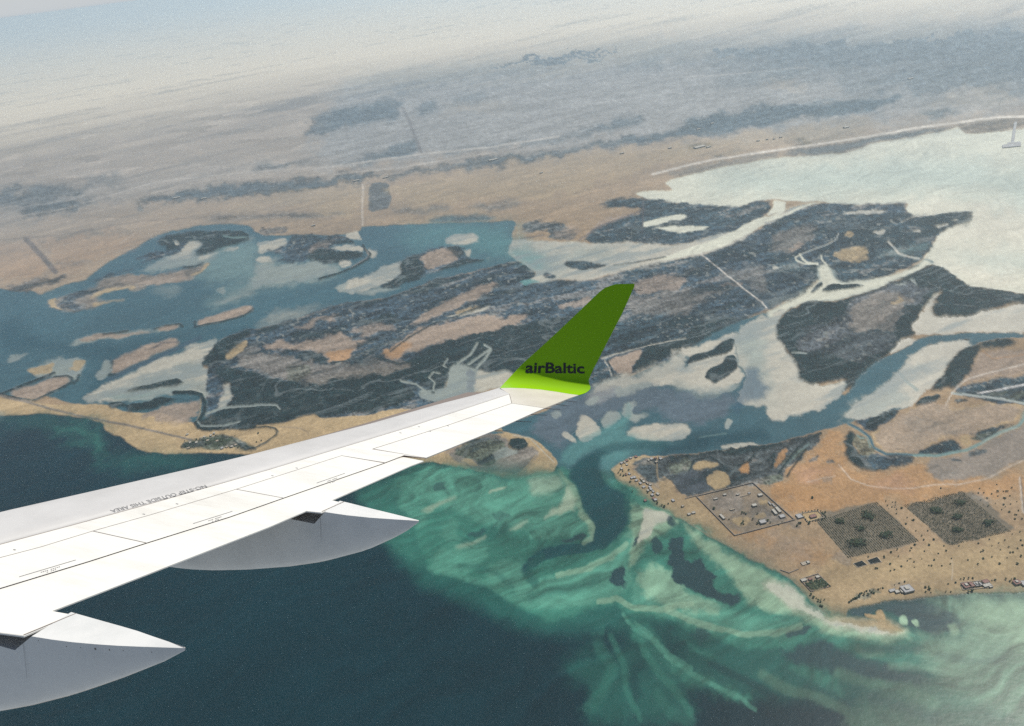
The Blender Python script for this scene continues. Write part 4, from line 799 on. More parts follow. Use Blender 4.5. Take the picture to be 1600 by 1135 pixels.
def ground_mat(name, rough, spec, bump_scale, bump, grain, gscale):
    M = mat(name, rough=rough, spec=spec); t = M.node_tree; b = t.nodes['Principled BSDF']
    at = t.nodes.new('ShaderNodeAttribute'); at.attribute_name = 'cover'
    tc = t.nodes.new('ShaderNodeTexCoord')
    n = t.nodes.new('ShaderNodeTexNoise'); n.inputs['Scale'].default_value = gscale; n.inputs['Detail'].default_value = 5; n.inputs['Roughness'].default_value = .65
    mr = t.nodes.new('ShaderNodeMapRange'); mr.inputs[1].default_value = .3; mr.inputs[2].default_value = .7; mr.inputs[3].default_value = 1 - grain; mr.inputs[4].default_value = 1 + grain
    mx = t.nodes.new('ShaderNodeMix'); mx.data_type = 'RGBA'; mx.blend_type = 'MULTIPLY'; mx.inputs[0].default_value = 1
    t.links.new(tc.outputs['Object'], n.inputs[0]); t.links.new(n.outputs[0], mr.inputs[0])
    t.links.new(at.outputs['Color'], mx.inputs[6]); t.links.new(mr.outputs[0], mx.inputs[7]); t.links.new(mx.outputs[2], b.inputs['Base Color'])
    if bump:
        n2_ = t.nodes.new('ShaderNodeTexNoise'); n2_.inputs['Scale'].default_value = bump_scale; n2_.inputs['Detail'].default_value = 3
        bp = t.nodes.new('ShaderNodeBump'); bp.inputs['Strength'].default_value = bump; bp.inputs['Distance'].default_value = 2.0
        t.links.new(tc.outputs['Object'], n2_.inputs[0]); t.links.new(n2_.outputs[0], bp.inputs['Height']); t.links.new(bp.outputs[0], b.inputs['Normal'])
    return M
M_LAND = ground_mat('dry_ground', .95, .15, .15, .25, .14, .09)
M_GREEN = ground_mat('mangrove_leaves', .9, .15, .25, .8, .35, .12)
M_FLAT = ground_mat('wet_silt', .5, .35, .05, 0, .05, .05)
M_WATER = ground_mat('water', .32, .25, .08, .12, .06, .03); M_WATER.node_tree.nodes['Principled BSDF'].inputs['IOR'].default_value = 1.33

# which cells lie in view (fine mesh), which lie around it (coarse mesh)
def px(x, y, z):
    X = x; Yd = -y * sp_ - (z - ALT) * cp; Zf = y * cp - (z - ALT) * sp_
    u = X * cr + Yd * sr; v = -X * sr + Yd * cr
    return 800 + FPX * u / Zf, 567.5 + FPX * v / Zf, Zf
u, v, zf = px(GX, GY, 0)
vis = (zf > 0) & (u > -40) & (u < 1640) & (v > -40) & (v < 1180)
B = 8
nbi, nbj = (NF - 1) // B, (NT - 1) // B
blk = np.zeros((nbi, nbj), bool)
for a in range(B + 1):
    for b_ in range(B + 1):
        blk |= vis[a:a + nbi * B:B, b_:b_ + nbj * B:B][:nbi, :nbj]
fineq = np.kron(blk, np.ones((B, B), bool))
fi, fj = np.nonzero(fineq); ci, cj = np.nonzero(~blk)
idx = np.arange(NF * NT).reshape(NF, NT)
q1 = np.stack([idx[fi, fj], idx[fi + 1, fj], idx[fi + 1, fj + 1], idx[fi, fj + 1]], 1)
q2 = np.stack([idx[ci * B, cj * B], idx[ci * B + B, cj * B], idx[ci * B + B, cj * B + B], idx[ci * B, cj * B + B]], 1)
quads = np.concatenate([q1, q2]); qc = np.concatenate([CLS[fi, fj], CLS[ci * B + 4, cj * B + 4]])
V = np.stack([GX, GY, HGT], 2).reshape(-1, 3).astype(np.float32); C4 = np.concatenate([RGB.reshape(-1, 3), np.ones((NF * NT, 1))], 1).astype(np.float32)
def sheet(name, ids, material, **props):
    sel = np.isin(qc, [CLASSES.index(k) for k in ids]); q = quads[sel]
    if not len(q): return
    used, inv = np.unique(q, return_inverse=True); inv = inv.reshape(-1).astype(np.int32)
    me = bpy.data.meshes.new(name); me.vertices.add(len(used)); me.vertices.foreach_set('co', V[used].reshape(-1))
    me.loops.add(len(inv)); me.loops.foreach_set('vertex_index', inv)
    me.polygons.add(len(q)); me.polygons.foreach_set('loop_start', np.arange(0, len(inv), 4, dtype=np.int32))
    me.polygons.foreach_set('use_smooth', np.ones(len(q), bool))
    at = me.attributes.new('cover', 'FLOAT_COLOR', 'POINT'); at.data.foreach_set('color', C4[used].reshape(-1))
    me.update(); me.validate()
    me.materials.append(material); o = bpy.data.objects.new(name, me); COL.objects.link(o)
    for k, v_ in props.items(): o[k] = v_
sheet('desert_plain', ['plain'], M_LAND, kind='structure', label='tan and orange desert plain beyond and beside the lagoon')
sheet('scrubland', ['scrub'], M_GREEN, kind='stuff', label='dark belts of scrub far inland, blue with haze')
sheet('beach', ['beach'], M_LAND, kind='structure', label='pale sandy beach strip between sea and marsh')
sheet('mudflat', ['mud'], M_LAND, kind='structure', label='grey brown dried mud among the marshes')
sheet('tidal_flat', ['flat'], M_FLAT, kind='structure', label='pale cream silt flats bared along the channels')
sheet('marsh', ['marsh'], M_LAND, kind='stuff', label='grey blue salt marsh streaked with pools')
sheet('mangrove_forest', ['mangrove'], M_GREEN, kind='stuff', label='dark green mangrove thickets edging the creeks')
sheet('plantation_soil', ['plantation_soil'], M_LAND, kind='structure', label='grey brown soil under the two palm plantations')
sheet('compound_yard', ['yard'], M_LAND, kind='structure', label='brown trodden yard of the walled compound')
sheet('sand_track', ['track'], M_LAND, kind='structure', label='brown wheel track along the shore')
sheet('road', ['road'], M_LAND, kind='structure', label='pale thin road')
sheet('lagoon_water', ['lagoon'], M_WATER, kind='structure', label='blue grey lagoon and tidal channel water')
sheet('bay_water', ['bay'], M_WATER, kind='structure', label='pale milky bay behind the marshes')
sheet('sea_water', ['sea'], M_WATER, kind='structure', label='dark teal open sea with turquoise shoals')

# ------------------------------------------------------------------ haze
HB = 345000.0
hz = mesh_ob('haze', [(x, y, z) for z in (-2.0, ALT + 8) for x, y in ((-HB, -3000), (HB, -3000), (HB, HB), (-HB, HB))],
             [(3, 2, 1, 0), (4, 5, 6, 7), (0, 1, 5, 4), (1, 2, 6, 5), (2, 3, 7, 6), (3, 0, 4, 7)], kind='stuff', label='pale dusty haze over the whole coast')
M = bpy.data.materials.new('haze'); M.use_nodes = True; t = M.node_tree; t.nodes.remove(t.nodes['Principled BSDF'])
pv = t.nodes.new('ShaderNodeVolumePrincipled'); pv.inputs['Color'].default_value = (.79, .93, 1, 1); pv.inputs['Density'].default_value = 4.4e-5; pv.inputs['Anisotropy'].default_value = .6
M.cycles.volume_sampling = 'DISTANCE'; M.cycles.homogeneous_volume = True
t.links.new(pv.outputs[0], t.nodes['Material Output'].inputs['Volume']); hz.data.materials.append(M)

# ------------------------------------------------------------------ the aircraft wing (axes: a = aft, s = outboard, n = up out of the wing)
CAMP = Vector((0, 0, ALT))
def sight(x, y): return CX * (x - 800) + CY * (y - 567.5) + FWD * FPX
AFT = -sight(-3322, 53).normalized(); TE_DIR = sight(1618, 323).normalized()
NRM = AFT.cross(TE_DIR).normalized()
if NRM.z < 0: NRM = -NRM
OUT = NRM.cross(AFT).normalized()
if OUT.dot(FWD) < 0: OUT = -OUT
q0 = sight(840, 642); P0 = CAMP + q0 * (12.0 / FPX)          # a trailing edge point near the tip, 12 m out
camw = Vector(((CAMP - P0).dot(AFT), (CAMP - P0).dot(OUT), (CAMP - P0).dot(NRM)))
def W(a, s, n): return P0 + AFT * a + OUT * s + NRM * n
def dirw(x, y): q = sight(x, y); return Vector((q.dot(AFT), q.dot(OUT), q.dot(NRM)))
def on_n(x, y, n=0.0): d = dirw(x, y); return camw + d * ((n - camw[2]) / d[2])
def on_s(x, y, s_): d = dirw(x, y); return camw + d * ((s_ - camw[1]) / d[1])

M_WHITE = noisy(mat('wing_white_paint', rough=.45, spec=.35), (.44, .425, .385), (.585, .575, .535), 1.1, 7, .72, stretch=(.35, 1.6, 1), lo=.22, hi=.5)
M_SLAT = noisy(mat('slat_shaded_paint', rough=.5, spec=.25), (.37, .365, .355), (.425, .42, .41), 1.2, 5, .65, lo=.3, hi=.6)  # wing white painted darker, as shade on the slat's curve
M_METAL = mat('bare_leading_edge', (.52, .53, .53), .35, .5, .6)
M_TIP = noisy(mat('wing_tip_cream', rough=.4), (.45, .42, .36), (.50, .47, .41), 2.0, 4, .6)
M_GAP = mat('gap_dark', (.15, .125, .11), .8)
M_FAIR = noisy(mat('fairing_paint', rough=.36), (.46, .465, .45), (.53, .53, .51), 2.5, 5, .65, lo=.3, hi=.55)
M_GREEN_P = mat('lime_paint', (.20, .40, .004), .34, .2)
M_BLACK = mat('black_print', (.012, .012, .014), .5)
M_GREYP = mat('grey_print', (.16, .16, .16), .6)
M_WICK = mat('wick_black', (.03, .03, .035), .6)

# pixels of the survey photograph are sighted once, here, to get the outline in wing axes
LEe = P('-120,828 0,797.5 169.5,760 348,720 400,707.5 580,662 682,633 754,615 774,608 781,606.6')
SEAM = P('-120,884 0,850.8 140,813.4 240,785.8 360,751.5 420,734 580,685.5 640,667.3 796,616')
SPF = P('-120,903 63,855 144.8,830 234,805 369,764.7 434,744 533.6,712.2')
FLH = P('-120,957 0,919.3 140,876.8 228.6,848.5 360,807.4 442.8,778.3 600.5,723.7')
AIH = P('582.8,701.5 700,664.5 799.9,630.3')
TEf = P('-120,970 0,987.4 35,992')
wing = empty('aircraft_wing', tuple(W(-1.5, -4, 0)), 'white airliner wing with green upturned tip reaching over the sea', 'aircraft wing')
wing.rotation_mode = 'QUATERNION'
wm = Matrix((AFT, OUT, NRM)).transposed(); wing.rotation_quaternion = wm.to_quaternion()
bpy.context.view_layer.update()
wing_inv = wing.matrix_world.inverted()
def wmesh(name, vw, faces, material, parent=wing, smooth=False, **kw):
    base = parent
    o = mesh_ob(name, [wing_inv @ W(*q) for q in vw], faces, material, None, smooth, **kw); o.parent = parent
    return o
def shrink(pts, g):
    """move every edge of an (a, s) outline inwards by g metres"""
    p = [Vector((q[0], q[1])) for q in pts]; n = len(p)
    area = sum(p[i].x * p[(i + 1) % n].y - p[(i + 1) % n].x * p[i].y for i in range(n)); sg = 1 if area > 0 else -1
    out = []
    for i in range(n):
        e1 = (p[i] - p[i - 1]).normalized(); e2 = (p[(i + 1) % n] - p[i]).normalized()
        n1_ = Vector((-e1.y, e1.x)) * sg; n2_ = Vector((-e2.y, e2.x)) * sg
        b_ = n1_ + n2_
        b_ = b_ * (g / max(.3, b_.dot(n1_))) if b_.length > 1e-6 else n1_ * g
        if b_.length > 3 * abs(g): b_ = b_.normalized() * 3 * abs(g)
        out.append((p[i].x + b_.x, p[i].y + b_.y))
    return out
def panel(name, pts, material, top=0.0, thick=.03, gap=.004, parent=wing, lip=.004, **kw):
    pts = shrink([on_n(*q) for q in pts], gap); inn = shrink([(a, b, 0) for a, b in pts], lip)
    n = len(pts)
    vs = [(a, b, top) for a, b in inn] + [(a, b, top - lip) for a, b in pts] + [(a, b, top - thick) for a, b in pts]
    fs = [tuple(range(n))] + [(i, (i + 1) % n, n + (i + 1) % n, n + i) for i in range(n)] + [(n + i, n + (i + 1) % n, 2 * n + (i + 1) % n, 2 * n + i) for i in range(n)]
    o = wmesh(name, vs, fs, material, parent, **kw)
    bm = bmesh.new(); bm.from_mesh(o.data); bmesh.ops.triangulate(bm, faces=[f_ for f_ in bm.faces if len(f_.verts) > 4]); bmesh.ops.recalc_face_normals(bm, faces=bm.faces); bm.to_mesh(o.data); bm.free()
    return o
# main skin, spoilers, flap, aileron, tip panel
panel('wing_skin', SEAM + P('799.9,630.3') + list(reversed(AIH[:2])) + P('582.8,701.5 663.5,715.2 631.4,711.9 601.5,723.2 533.6,712.2') + list(reversed(SPF[:6])), M_WHITE, 0, .003, .007, lip=.001)
panel('spoiler', P('-120,903 63,855 144.8,830 228.6,848.5 140,876.8 0,919.3 -120,957'), M_WHITE, 0, .003, .0055, lip=.001)
panel('spoiler', P('144.8,830 234,805 369,764.7 442.8,778.3 360,807.4 228.6,848.5'), M_WHITE, 0, .003, .0055, lip=.001)
panel('spoiler', P('369,764.7 434,744 533.6,712.2 600.5,723.7 442.8,778.3'), M_WHITE, 0, .003, .0055, lip=.001)
fl = panel('flap', P('-126,953 -6,915 134,873 222.6,844.6 354,803.4 436.8,774.2 594.5,719.6 630.5,712.7 663,718.8 640,727.4 519.5,780 537.2,784 502.4,799.6 478,797.2 420,822 166,920 83,952 118,958.4 36.5,992 0,987.4 -120,966'), M_WHITE, -.012, .016, .005)
panel('aileron', AIH + P('851,637.9 840,642.5 772,673 665.8,715.6'), M_WHITE, -.001, .014, .006, lip=.001)
panel('tip_panel', P('796,616 781,606.6 800,606.3 820,607 845,609 870,612.5 890,615.8 904,617.5 889,622.5 851,637.9 799.9,630.3'), M_TIP, 0, .014, .002, lip=.001)
# leading edge slat: rolls over into the nose
rows = []; N_L = 40
def along(poly, t):
    d = [0]
    for i in range(len(poly) - 1): d.append(d[-1] + math.hypot(poly[i + 1][0] - poly[i][0], poly[i + 1][1] - poly[i][1]))
    t *= d[-1]
    for i in range(len(poly) - 1):
        if t <= d[i + 1] or i == len(poly) - 2:
            k = (t - d[i]) / max(1e-9, d[i + 1] - d[i]); return (poly[i][0] + (poly[i + 1][0] - poly[i][0]) * k, poly[i][1] + (poly[i + 1][1] - poly[i][1]) * k)
PROF = [(0.0, -.03), (.0, 0), (.25, -.0015), (.5, -.008), (.72, -.02), (.86, -.034), (.945, -.05), (.985, -.07), (1.0, -.095), (.99, -.13), (.93, -.16), (.5, -.2), (0, -.22)]
def slat_pt(i, c_, h):
    A_ = on_n(*along(SEAM_I, i / N_L)); 
    y = along(LEe, i / N_L); Bp = on_n(y[0], y[1], -.095 * .5)
    return (A_[0] + (Bp[0] - A_[0]) * c_, A_[1] + (Bp[1] - A_[1]) * c_, h * (1 - .45 * i / N_L))
SEAM_I = SEAM
vs = []; fs = []
for i in range(N_L + 1):
    for c_, h in PROF: vs.append(slat_pt(i, c_ * .982 + .018, h))
K_ = len(PROF)
for i in range(N_L):
    for k in range(K_ - 1): fs.append((i * K_ + k, (i + 1) * K_ + k, (i + 1) * K_ + k + 1, i * K_ + k + 1))
sl = wmesh('slat', vs[:], [q for j, q in enumerate(fs) if (j % (K_ - 1)) < 6], M_SLAT, smooth=True)
nose = wmesh('leading_edge_strip', vs[:], [q for j, q in enumerate(fs) if (j % (K_ - 1)) >= 6], M_METAL, smooth=True)
# dark inner body that shows in the gaps, with the lower skin
body_px = [along(SEAM, k / 12) for k in range(13)] + P('904,617.5 889,622.5 840,642.5 772,673 665.8,715.6 660,716.2 631.4,711.9 600.5,723.7 442.8,778.3 360,807.4 228.6,848.5 140,876.8 0,919.3 -120,957')
pts = shrink([on_n(*q) for q in body_px], .004); n = len(pts)
core = wmesh('wing_core', [(a, b, -.0035) for a, b in pts] + [(a - .75, b, -.07) for a, b in pts], [tuple(range(n)), tuple(range(2 * n - 1, n - 1, -1))] + [(i, (i + 1) % n, n + (i + 1) % n, n + i) for i in range(n)], M_GAP)
bm = bmesh.new(); bm.from_mesh(core.data); bmesh.ops.triangulate(bm, faces=[f_ for f_ in bm.faces if len(f_.verts) > 4]); bm.to_mesh(core.data); bm.free()

cpx = P('-120,957 0,919.3 140,876.8 228.6,848.5 360,807.4 442.8,778.3 600.5,723.7 631.4,711.9 660,716.6 632,722 505,774 470,791 412,817 150,914 62,948 20,968 -120,950')
pts = shrink([on_n(*q) for q in cpx], .004); n = len(pts)
cv = wmesh('flap_cove', [(a, b, -.030) for a, b in pts] + [(a - .55, b, -.09) for a, b in pts], [tuple(range(n)), tuple(range(2 * n - 1, n - 1, -1))] + [(i, (i + 1) % n, n + (i + 1) % n, n + i) for i in range(n)], M_GAP)
bm = bmesh.new(); bm.from_mesh(cv.data); bmesh.ops.triangulate(bm, faces=[f_ for f_ in bm.faces if len(f_.verts) > 4]); bm.to_mesh(cv.data); bm.free()

# ---- winglet: the profile leaves the wing plane, bends up through a fillet and leans 14 degrees outboard
sA = on_n(845, 609)[1]; RF, CANT = .34, rad(77.5)
prof = [(sA - 3, 0.0), (sA, 0.0)] + [(sA + RF * math.sin(t_), RF * (1 - math.cos(t_))) for t_ in [CANT * k / 14 for k in range(1, 15)]]
prof.append((prof[-1][0] + 4 * math.cos(CANT), prof[-1][1] + 4 * math.sin(CANT)))
def on_prof(x, y, lift=0.0):
    d = dirw(x, y); best = None
    for k in range(len(prof) - 1):
        (s0, h0), (s1, h1) = prof[k], prof[k + 1]
        # camw + t d = P(k)
        det = d[1] * -(h1 - h0) + d[2] * (s1 - s0)
        if abs(det) < 1e-12: continue
        r1, r2 = s0 - camw[1], h0 - camw[2]
        t_ = (r1 * -(h1 - h0) + r2 * (s1 - s0)) / det; u_ = (d[1] * r2 - d[2] * r1) / det
        if -1e-6 <= u_ <= 1 + 1e-6 and t_ > 0 and (best is None or t_ < best[0]):
            L_ = math.hypot(s1 - s0, h1 - h0); best = (t_, (-(h1 - h0) / L_, (s1 - s0) / L_))
    if best is None: return on_n(x, y), (0, 1)
    q = camw + d * best[0]; nn = best[1]
    return Vector((q[0], q[1] + nn[0] * lift, q[2] + nn[1] * lift)), nn
WLE = [(780, 606.6), (799, 587), (818, 567), (853, 536), (895.7, 495.6), (924.8, 467.5), (940.3, 453), (949, 447.6), (962, 444.2)]
WTE = [(904.4, 617.4), (910, 615.8), (915, 614), (919.5, 611), (922.5, 607.6), (922.3, 603), (920.6, 599), (919.6, 595.5), (921.2, 590.6), (924.3, 583), (926.7, 578), (930.3, 571), (934.5, 563), (942, 548), (956.5, 520), (971.3, 491.7), (988, 455), (990.6, 449.5), (991.6, 443.6)]
LEY = [606.6, 604.5, 602, 599.5, 597, 594.5, 592, 590, 587, 581, 576, 569.5, 562, 548, 520, 491.7, 456, 449.5, 444.2]
def le_at(y):
    for k in range(len(WLE) - 1):
        if WLE[k][1] >= y >= WLE[k + 1][1]:
            q = (WLE[k][1] - y) / (WLE[k][1] - WLE[k + 1][1]); return (WLE[k][0] + (WLE[k + 1][0] - WLE[k][0]) * q, y)
    return WLE[-1]
NC = 22; front = []; back = []
BASE = P('781,606.6 800,606.3 820,607 845,609 870,612.5 890,615.8 904.4,617.4')
for r, (te, ly) in enumerate(zip(WTE, LEY)):
    le = le_at(ly)
    for k in range(NC + 1):
        q = k / NC; x, y = le[0] + (te[0] - le[0]) * q, le[1] + (te[1] - le[1]) * q
        if r <= 8:
            bx, by = along(BASE, q); lin = (780 + (904.4 - 780) * q, 606.6 + 10.8 * q); f_ = (1 - r / 9) ** 1.5; y += (by - lin[1]) * f_; x += (bx - lin[0]) * f_
        p_, nn = on_prof(x, y)
        th_ = .10 * (1 - r / 20) * (max(0, math.sin(math.pi * min(1, (q + .02) ** .55)))) + .008
        front.append(tuple(p_)); back.append((p_[0], p_[1] - nn[0] * th_, p_[2] - nn[1] * th_))
NR = len(WTE); N1 = NC + 1; off = len(front); fs = []
for r in range(NR - 1):
    for k in range(NC):
        a_, b_, c_, d_ = r * N1 + k, r * N1 + k + 1, (r + 1) * N1 + k + 1, (r + 1) * N1 + k
        fs += [(a_, b_, c_, d_), (off + d_, off + c_, off + b_, off + a_)]
    fs += [(r * N1, (r + 1) * N1, off + (r + 1) * N1, off + r * N1), (r * N1 + NC, off + r * N1 + NC, off + (r + 1) * N1 + NC, (r + 1) * N1 + NC)]
for k in range(NC):
    t_ = (NR - 1) * N1; fs += [(t_ + k, t_ + k + 1, off + t_ + k + 1, off + t_ + k), (k + 1, k, off + k, off + k + 1)]
wl = wmesh('winglet', front + back, fs, M_GREEN_P, smooth=True, label='lime green upturned winglet with black lettering')
md = wl.modifiers.new('edges', 'EDGE_SPLIT'); md.split_angle = rad(50)

def lettering(name, text, quad, mapper, parent, material, bold=0.0, depth=.0015):
    """flat print: glyph outlines mapped onto the surface between four sighted corners (left base, right base, right top, left top)"""
    cu = bpy.data.curves.new(name, 'FONT'); cu.body = text; cu.offset = bold; cu.resolution_u = 4
    tmp = bpy.data.objects.new(name + '_tmp', cu); COL.objects.link(tmp)
    bpy.context.view_layer.update()
    me = bpy.data.meshes.new_from_object(tmp.evaluated_get(bpy.context.evaluated_depsgraph_get()))
    bpy.data.objects.remove(tmp); bpy.data.curves.remove(cu)
    xs = [v_.co.x for v_ in me.vertices]; ys = [v_.co.y for v_ in me.vertices]; x0, x1 = min(xs), max(xs); y0, y1 = min(0, min(ys)), max(ys)
    for v_ in me.vertices:
        u_, w_ = (v_.co.x - x0) / (x1 - x0), (v_.co.y - y0) / (y1 - y0)
        a_, b_, c_, d_ = quad
        x = (a_[0] * (1 - u_) + b_[0] * u_) * (1 - w_) + (d_[0] * (1 - u_) + c_[0] * u_) * w_
        y = (a_[1] * (1 - u_) + b_[1] * u_) * (1 - w_) + (d_[1] * (1 - u_) + c_[1] * u_) * w_
        v_.co = wing_inv @ W(*mapper(x, y))
    me.materials.clear(); me.materials.append(material); me.name = name
    o = bpy.data.objects.new(name, me); COL.objects.link(o); o.parent = parent
    return o
lt = lettering('lettering', 'airBaltic', P('820.8,583.2 913.5,584.2 912.5,568.0 822.5,566.0'), lambda x, y: on_prof(x, y, .006)[0], wl, M_BLACK, .022)
lettering('walkway_lettering', 'NO-STEP OUTSIDE THIS AREA', P('320,757.6 171.5,797.2 176,801.6 325,761.6'), lambda x, y: on_n(x, y, .002), wing, M_GREYP, .012)
def bar_px(name, a_, b_, w_, material, n_=.002, parent=wing):
    A_, B_ = on_n(*a_, n_), on_n(*b_, n_); d_ = Vector((B_[0] - A_[0], B_[1] - A_[1], 0)).normalized(); p_ = Vector((-d_.y, d_.x, 0)) * (w_ / 2)
    return wmesh(name, [A_ + p_, A_ - p_, B_ - p_, B_ + p_], [(0, 1, 2, 3)], material, parent)
for a_, b_ in ((( 30, 901.4), (118.5, 875)), ((301.8, 818.3), (363, 799)), ((494.8, 754.9), (538.9, 739.6))):
    bar_px('placard_line', a_, b_, .010, M_GREYP)
    v_ = []; fc = []
    for j in range(10):                        # print too small to read
        if j == 4: continue
        for rr in range(2 if 3 <= j <= 7 else 1):
            q_ = .38 + .035 * j; x = a_[0] + (b_[0] - a_[0]) * q_; y = a_[1] + (b_[1] - a_[1]) * q_ + 2.6 + rr * 2.6; x2 = x + (b_[0] - a_[0]) * .022; y2 = y + (b_[1] - a_[1]) * .022
            k = len(v_); v_ += [on_n(x, y, .002), on_n(x2, y2, .002), on_n(x2 + .5, y2 + 1.0, .002), on_n(x + .5, y + 1.0, .002)]; fc.append((k, k + 1, k + 2, k + 3))
    wmesh('placard_print', v_, fc, M_GREYP)
for x, y in ((21, 858.7), (223, 803), (275, 787), (424, 743), (462, 731), (624, 676), (653, 666.5), (670, 673.5), (698, 665)):
    bar_px('hinge_mark', (x, y), (x + 3.5, y + .9), .012, M_GREYP)

# ---- flap track fairings: flat sunlit top, boat-shaped keel
def fairing(near, farr, keel, base_near, base_far, tail):
    sn, sf = on_n(*base_near, -.012)[1], on_n(*base_far, -.012)[1]; sm = (sn + sf) / 2; NK = 26
    aN0, aF0 = None, None
    def chain(pts, s0):
        out = []
        for i, (x, y) in enumerate(pts):
            q_ = i / (len(pts) - 1) if s0 != sm else 0
            out.append(on_s(x, y, s0 + (sm - s0) * q_ ** 1.6))
        return sorted(out, key=lambda v_: v_[0])
    Nn, Ff, Kk = chain(near, sn), chain(farr, sf), chain(keel, sm)
    at_tail = max(Nn[-1][0], Ff[-1][0], Kk[-1][0])
    def itp(ch, a):
        if a <= ch[0][0]: return ch[0]
        for i in range(len(ch) - 1):
            if a <= ch[i + 1][0]:
                k = (a - ch[i][0]) / (ch[i + 1][0] - ch[i][0] + 1e-9); return ch[i].lerp(ch[i + 1], k)
        return ch[-1]
    a0 = Kk[0][0]; sec = []; NS = 9
    aj = Nn[0][0]
    for i in range(NK + 1):
        a = a0 + (at_tail - a0) * i / NK
        pn, pf, pk = itp(Nn, a), itp(Ff, a), itp(Kk, a)
        hn, hf = pn[2], pf[2]; s_n, s_f = pn[1], pf[1]
        if a < aj: hn = min(hn, -.035); hf = hn
        if a < Ff[0][0]: hf = max(hf, hn) if a >= aj else hn; s_f = sf
        if a < aj - .02: hn = hf = -.17; s_n, s_f = sn, sf
        row = []
        for k in range(NS + 1):
            t_ = k / NS * math.pi / 2; row.append((a, pk[1] + (s_n - pk[1]) * math.cos(t_) ** .45, hn + (pk[2] - hn) * math.sin(t_) ** 1.05))
        for k in range(NS - 1, -1, -1):
            t_ = k / NS * math.pi / 2; row.append((a, pk[1] + (s_f - pk[1]) * math.cos(t_) ** .45, hf + (pk[2] - hf) * math.sin(t_) ** 1.05))
        sec.append(row)
    n_ = 2 * NS + 1; vs = [q for r in sec for q in r]; fs = []
    for i in range(NK):
        for k in range(n_): fs.append((i * n_ + k, (i + 1) * n_ + k, (i + 1) * n_ + (k + 1) % n_, i * n_ + (k + 1) % n_))
    fs.append(tuple(range(n_))); fs.append(tuple(NK * n_ + k for k in reversed(range(n_))))
    o = wmesh('flap_fairing', vs, fs, M_FAIR, smooth=True)
    bm = bmesh.new(); bm.from_mesh(o.data); bmesh.ops.recalc_face_normals(bm, faces=bm.faces); bm.to_mesh(o.data); bm.free()
    md = o.modifiers.new('edges', 'EDGE_SPLIT'); md.split_angle = rad(38)
    return o, sn
f1, s1_ = fairing(P('38,992.4 60,996.5 100,1002.4 140,1006.2 180,1009 235,1011.4 288,1012.6'), P('118,958.6 160,970.5 210,984.4 250,998.5 289,1011.2'),
        P('-330,1120 -250,1124 -160,1122 -80,1117 0,1106 60,1095 130,1078 200,1055 260,1032 289.5,1016.5'), (38, 992.4), (118, 958.6), (289, 1013))
f2, s2_ = fairing(P('503.3,799.6 538.7,805 580.7,809.4 620,812 654,814.2'), P('537.4,784 580.7,795 620,804.5 654.2,813.2'),
        P('255,876 269.7,883.4 302.5,887.3 341.9,888.8 394.4,887.3 460,882 512.5,874 578,857 630.6,833.5 654.3,816.2'), (503.3, 799.6), (537.4, 784), (654, 814))
for fo, ss, pxs in ((f1, s1_, ((60, 1001.3, .8), (104, 1010.5, .9), (126, 1012.4, .8), (149, 1014.2, 1.8), (171, 1015.6, 1.3), (192.5, 1017, .8), (237, 1019.4, .9))),):
    for x, y, r_ in pxs:
        vs = []; fs = []
        c_ = on_s(x, y, ss - .004); k0 = len(vs); rr = r_ * c_.__sub__(camw).length / FPX
        vs += [(c_[0] + rr * math.cos(k * math.pi / 4), c_[1], c_[2] + rr * math.sin(k * math.pi / 4)) for k in range(8)]; fs.append(tuple(range(k0, k0 + 8)))
        wmesh('rivet_hole', vs, fs, M_GAP, fo)
def seam_line(fo, ss, x0, y0, x1, y1, w_):
    A_, B_ = on_s(x0, y0, ss - .003), on_s(x1, y1, ss - .003)
    wmesh('joint_line', [A_, B_, B_ + Vector((w_, 0, 0)), A_ + Vector((w_, 0, 0))], [(0, 1, 2, 3)], M_GREYP, fo)
seam_line(f1, s1_, 35, 1000, 42, 1060, .0025); seam_line(f2, s2_, 500, 808, 501.5, 845, .0025)
bar_px('joint_line', (118, 958.8), (37, 992.1), .010, M_GAP, -.009); bar_px('joint_line', (537.2, 784.1), (502.8, 799.4), .010, M_GAP, -.009)
# ---- static wicks
def rod(name, p_, q_, r_, material, parent):
    d_ = (q_ - p_).normalized(); u_ = d_.orthogonal().normalized(); v_ = d_.cross(u_); vs = []
    for e, rr in ((p_, r_), (q_, r_ * .7)):
        vs += [e + u_ * rr * math.cos(k * math.pi / 3) + v_ * rr * math.sin(k * math.pi / 3) for k in range(6)]
    return wmesh(name, vs, [(k, (k + 1) % 6, 6 + (k + 1) % 6, 6 + k) for k in range(6)] + [tuple(range(5, -1, -1)), tuple(range(6, 12))], material, parent)
for x0, y0, x1, y1 in ((771, 673, 797.5, 674), (805, 658.5, 830.6, 659.6), (830, 648, 855, 649), (851, 638.6, 875.6, 640), (869, 632, 887.5, 634.6), (884, 626.5, 901, 628.4)):
    A_ = on_n(x0, y0, -.015); B_ = on_s(x1, y1, A_[1] + .02); rod('static_wick', A_, B_, .006, M_WICK, wing)
for x0, y0, x1, y1 in ((986.5, 453.8, 1005, 454), (974.2, 482, 992, 482), (961.5, 509, 979, 509), (940, 550.3, 955, 550.5)):
    A_ = on_prof(x0, y0)[0]; B_ = on_s(x1, y1, A_[1] + .01); rod('static_wick', A_, B_, .005, M_WICK, wl)

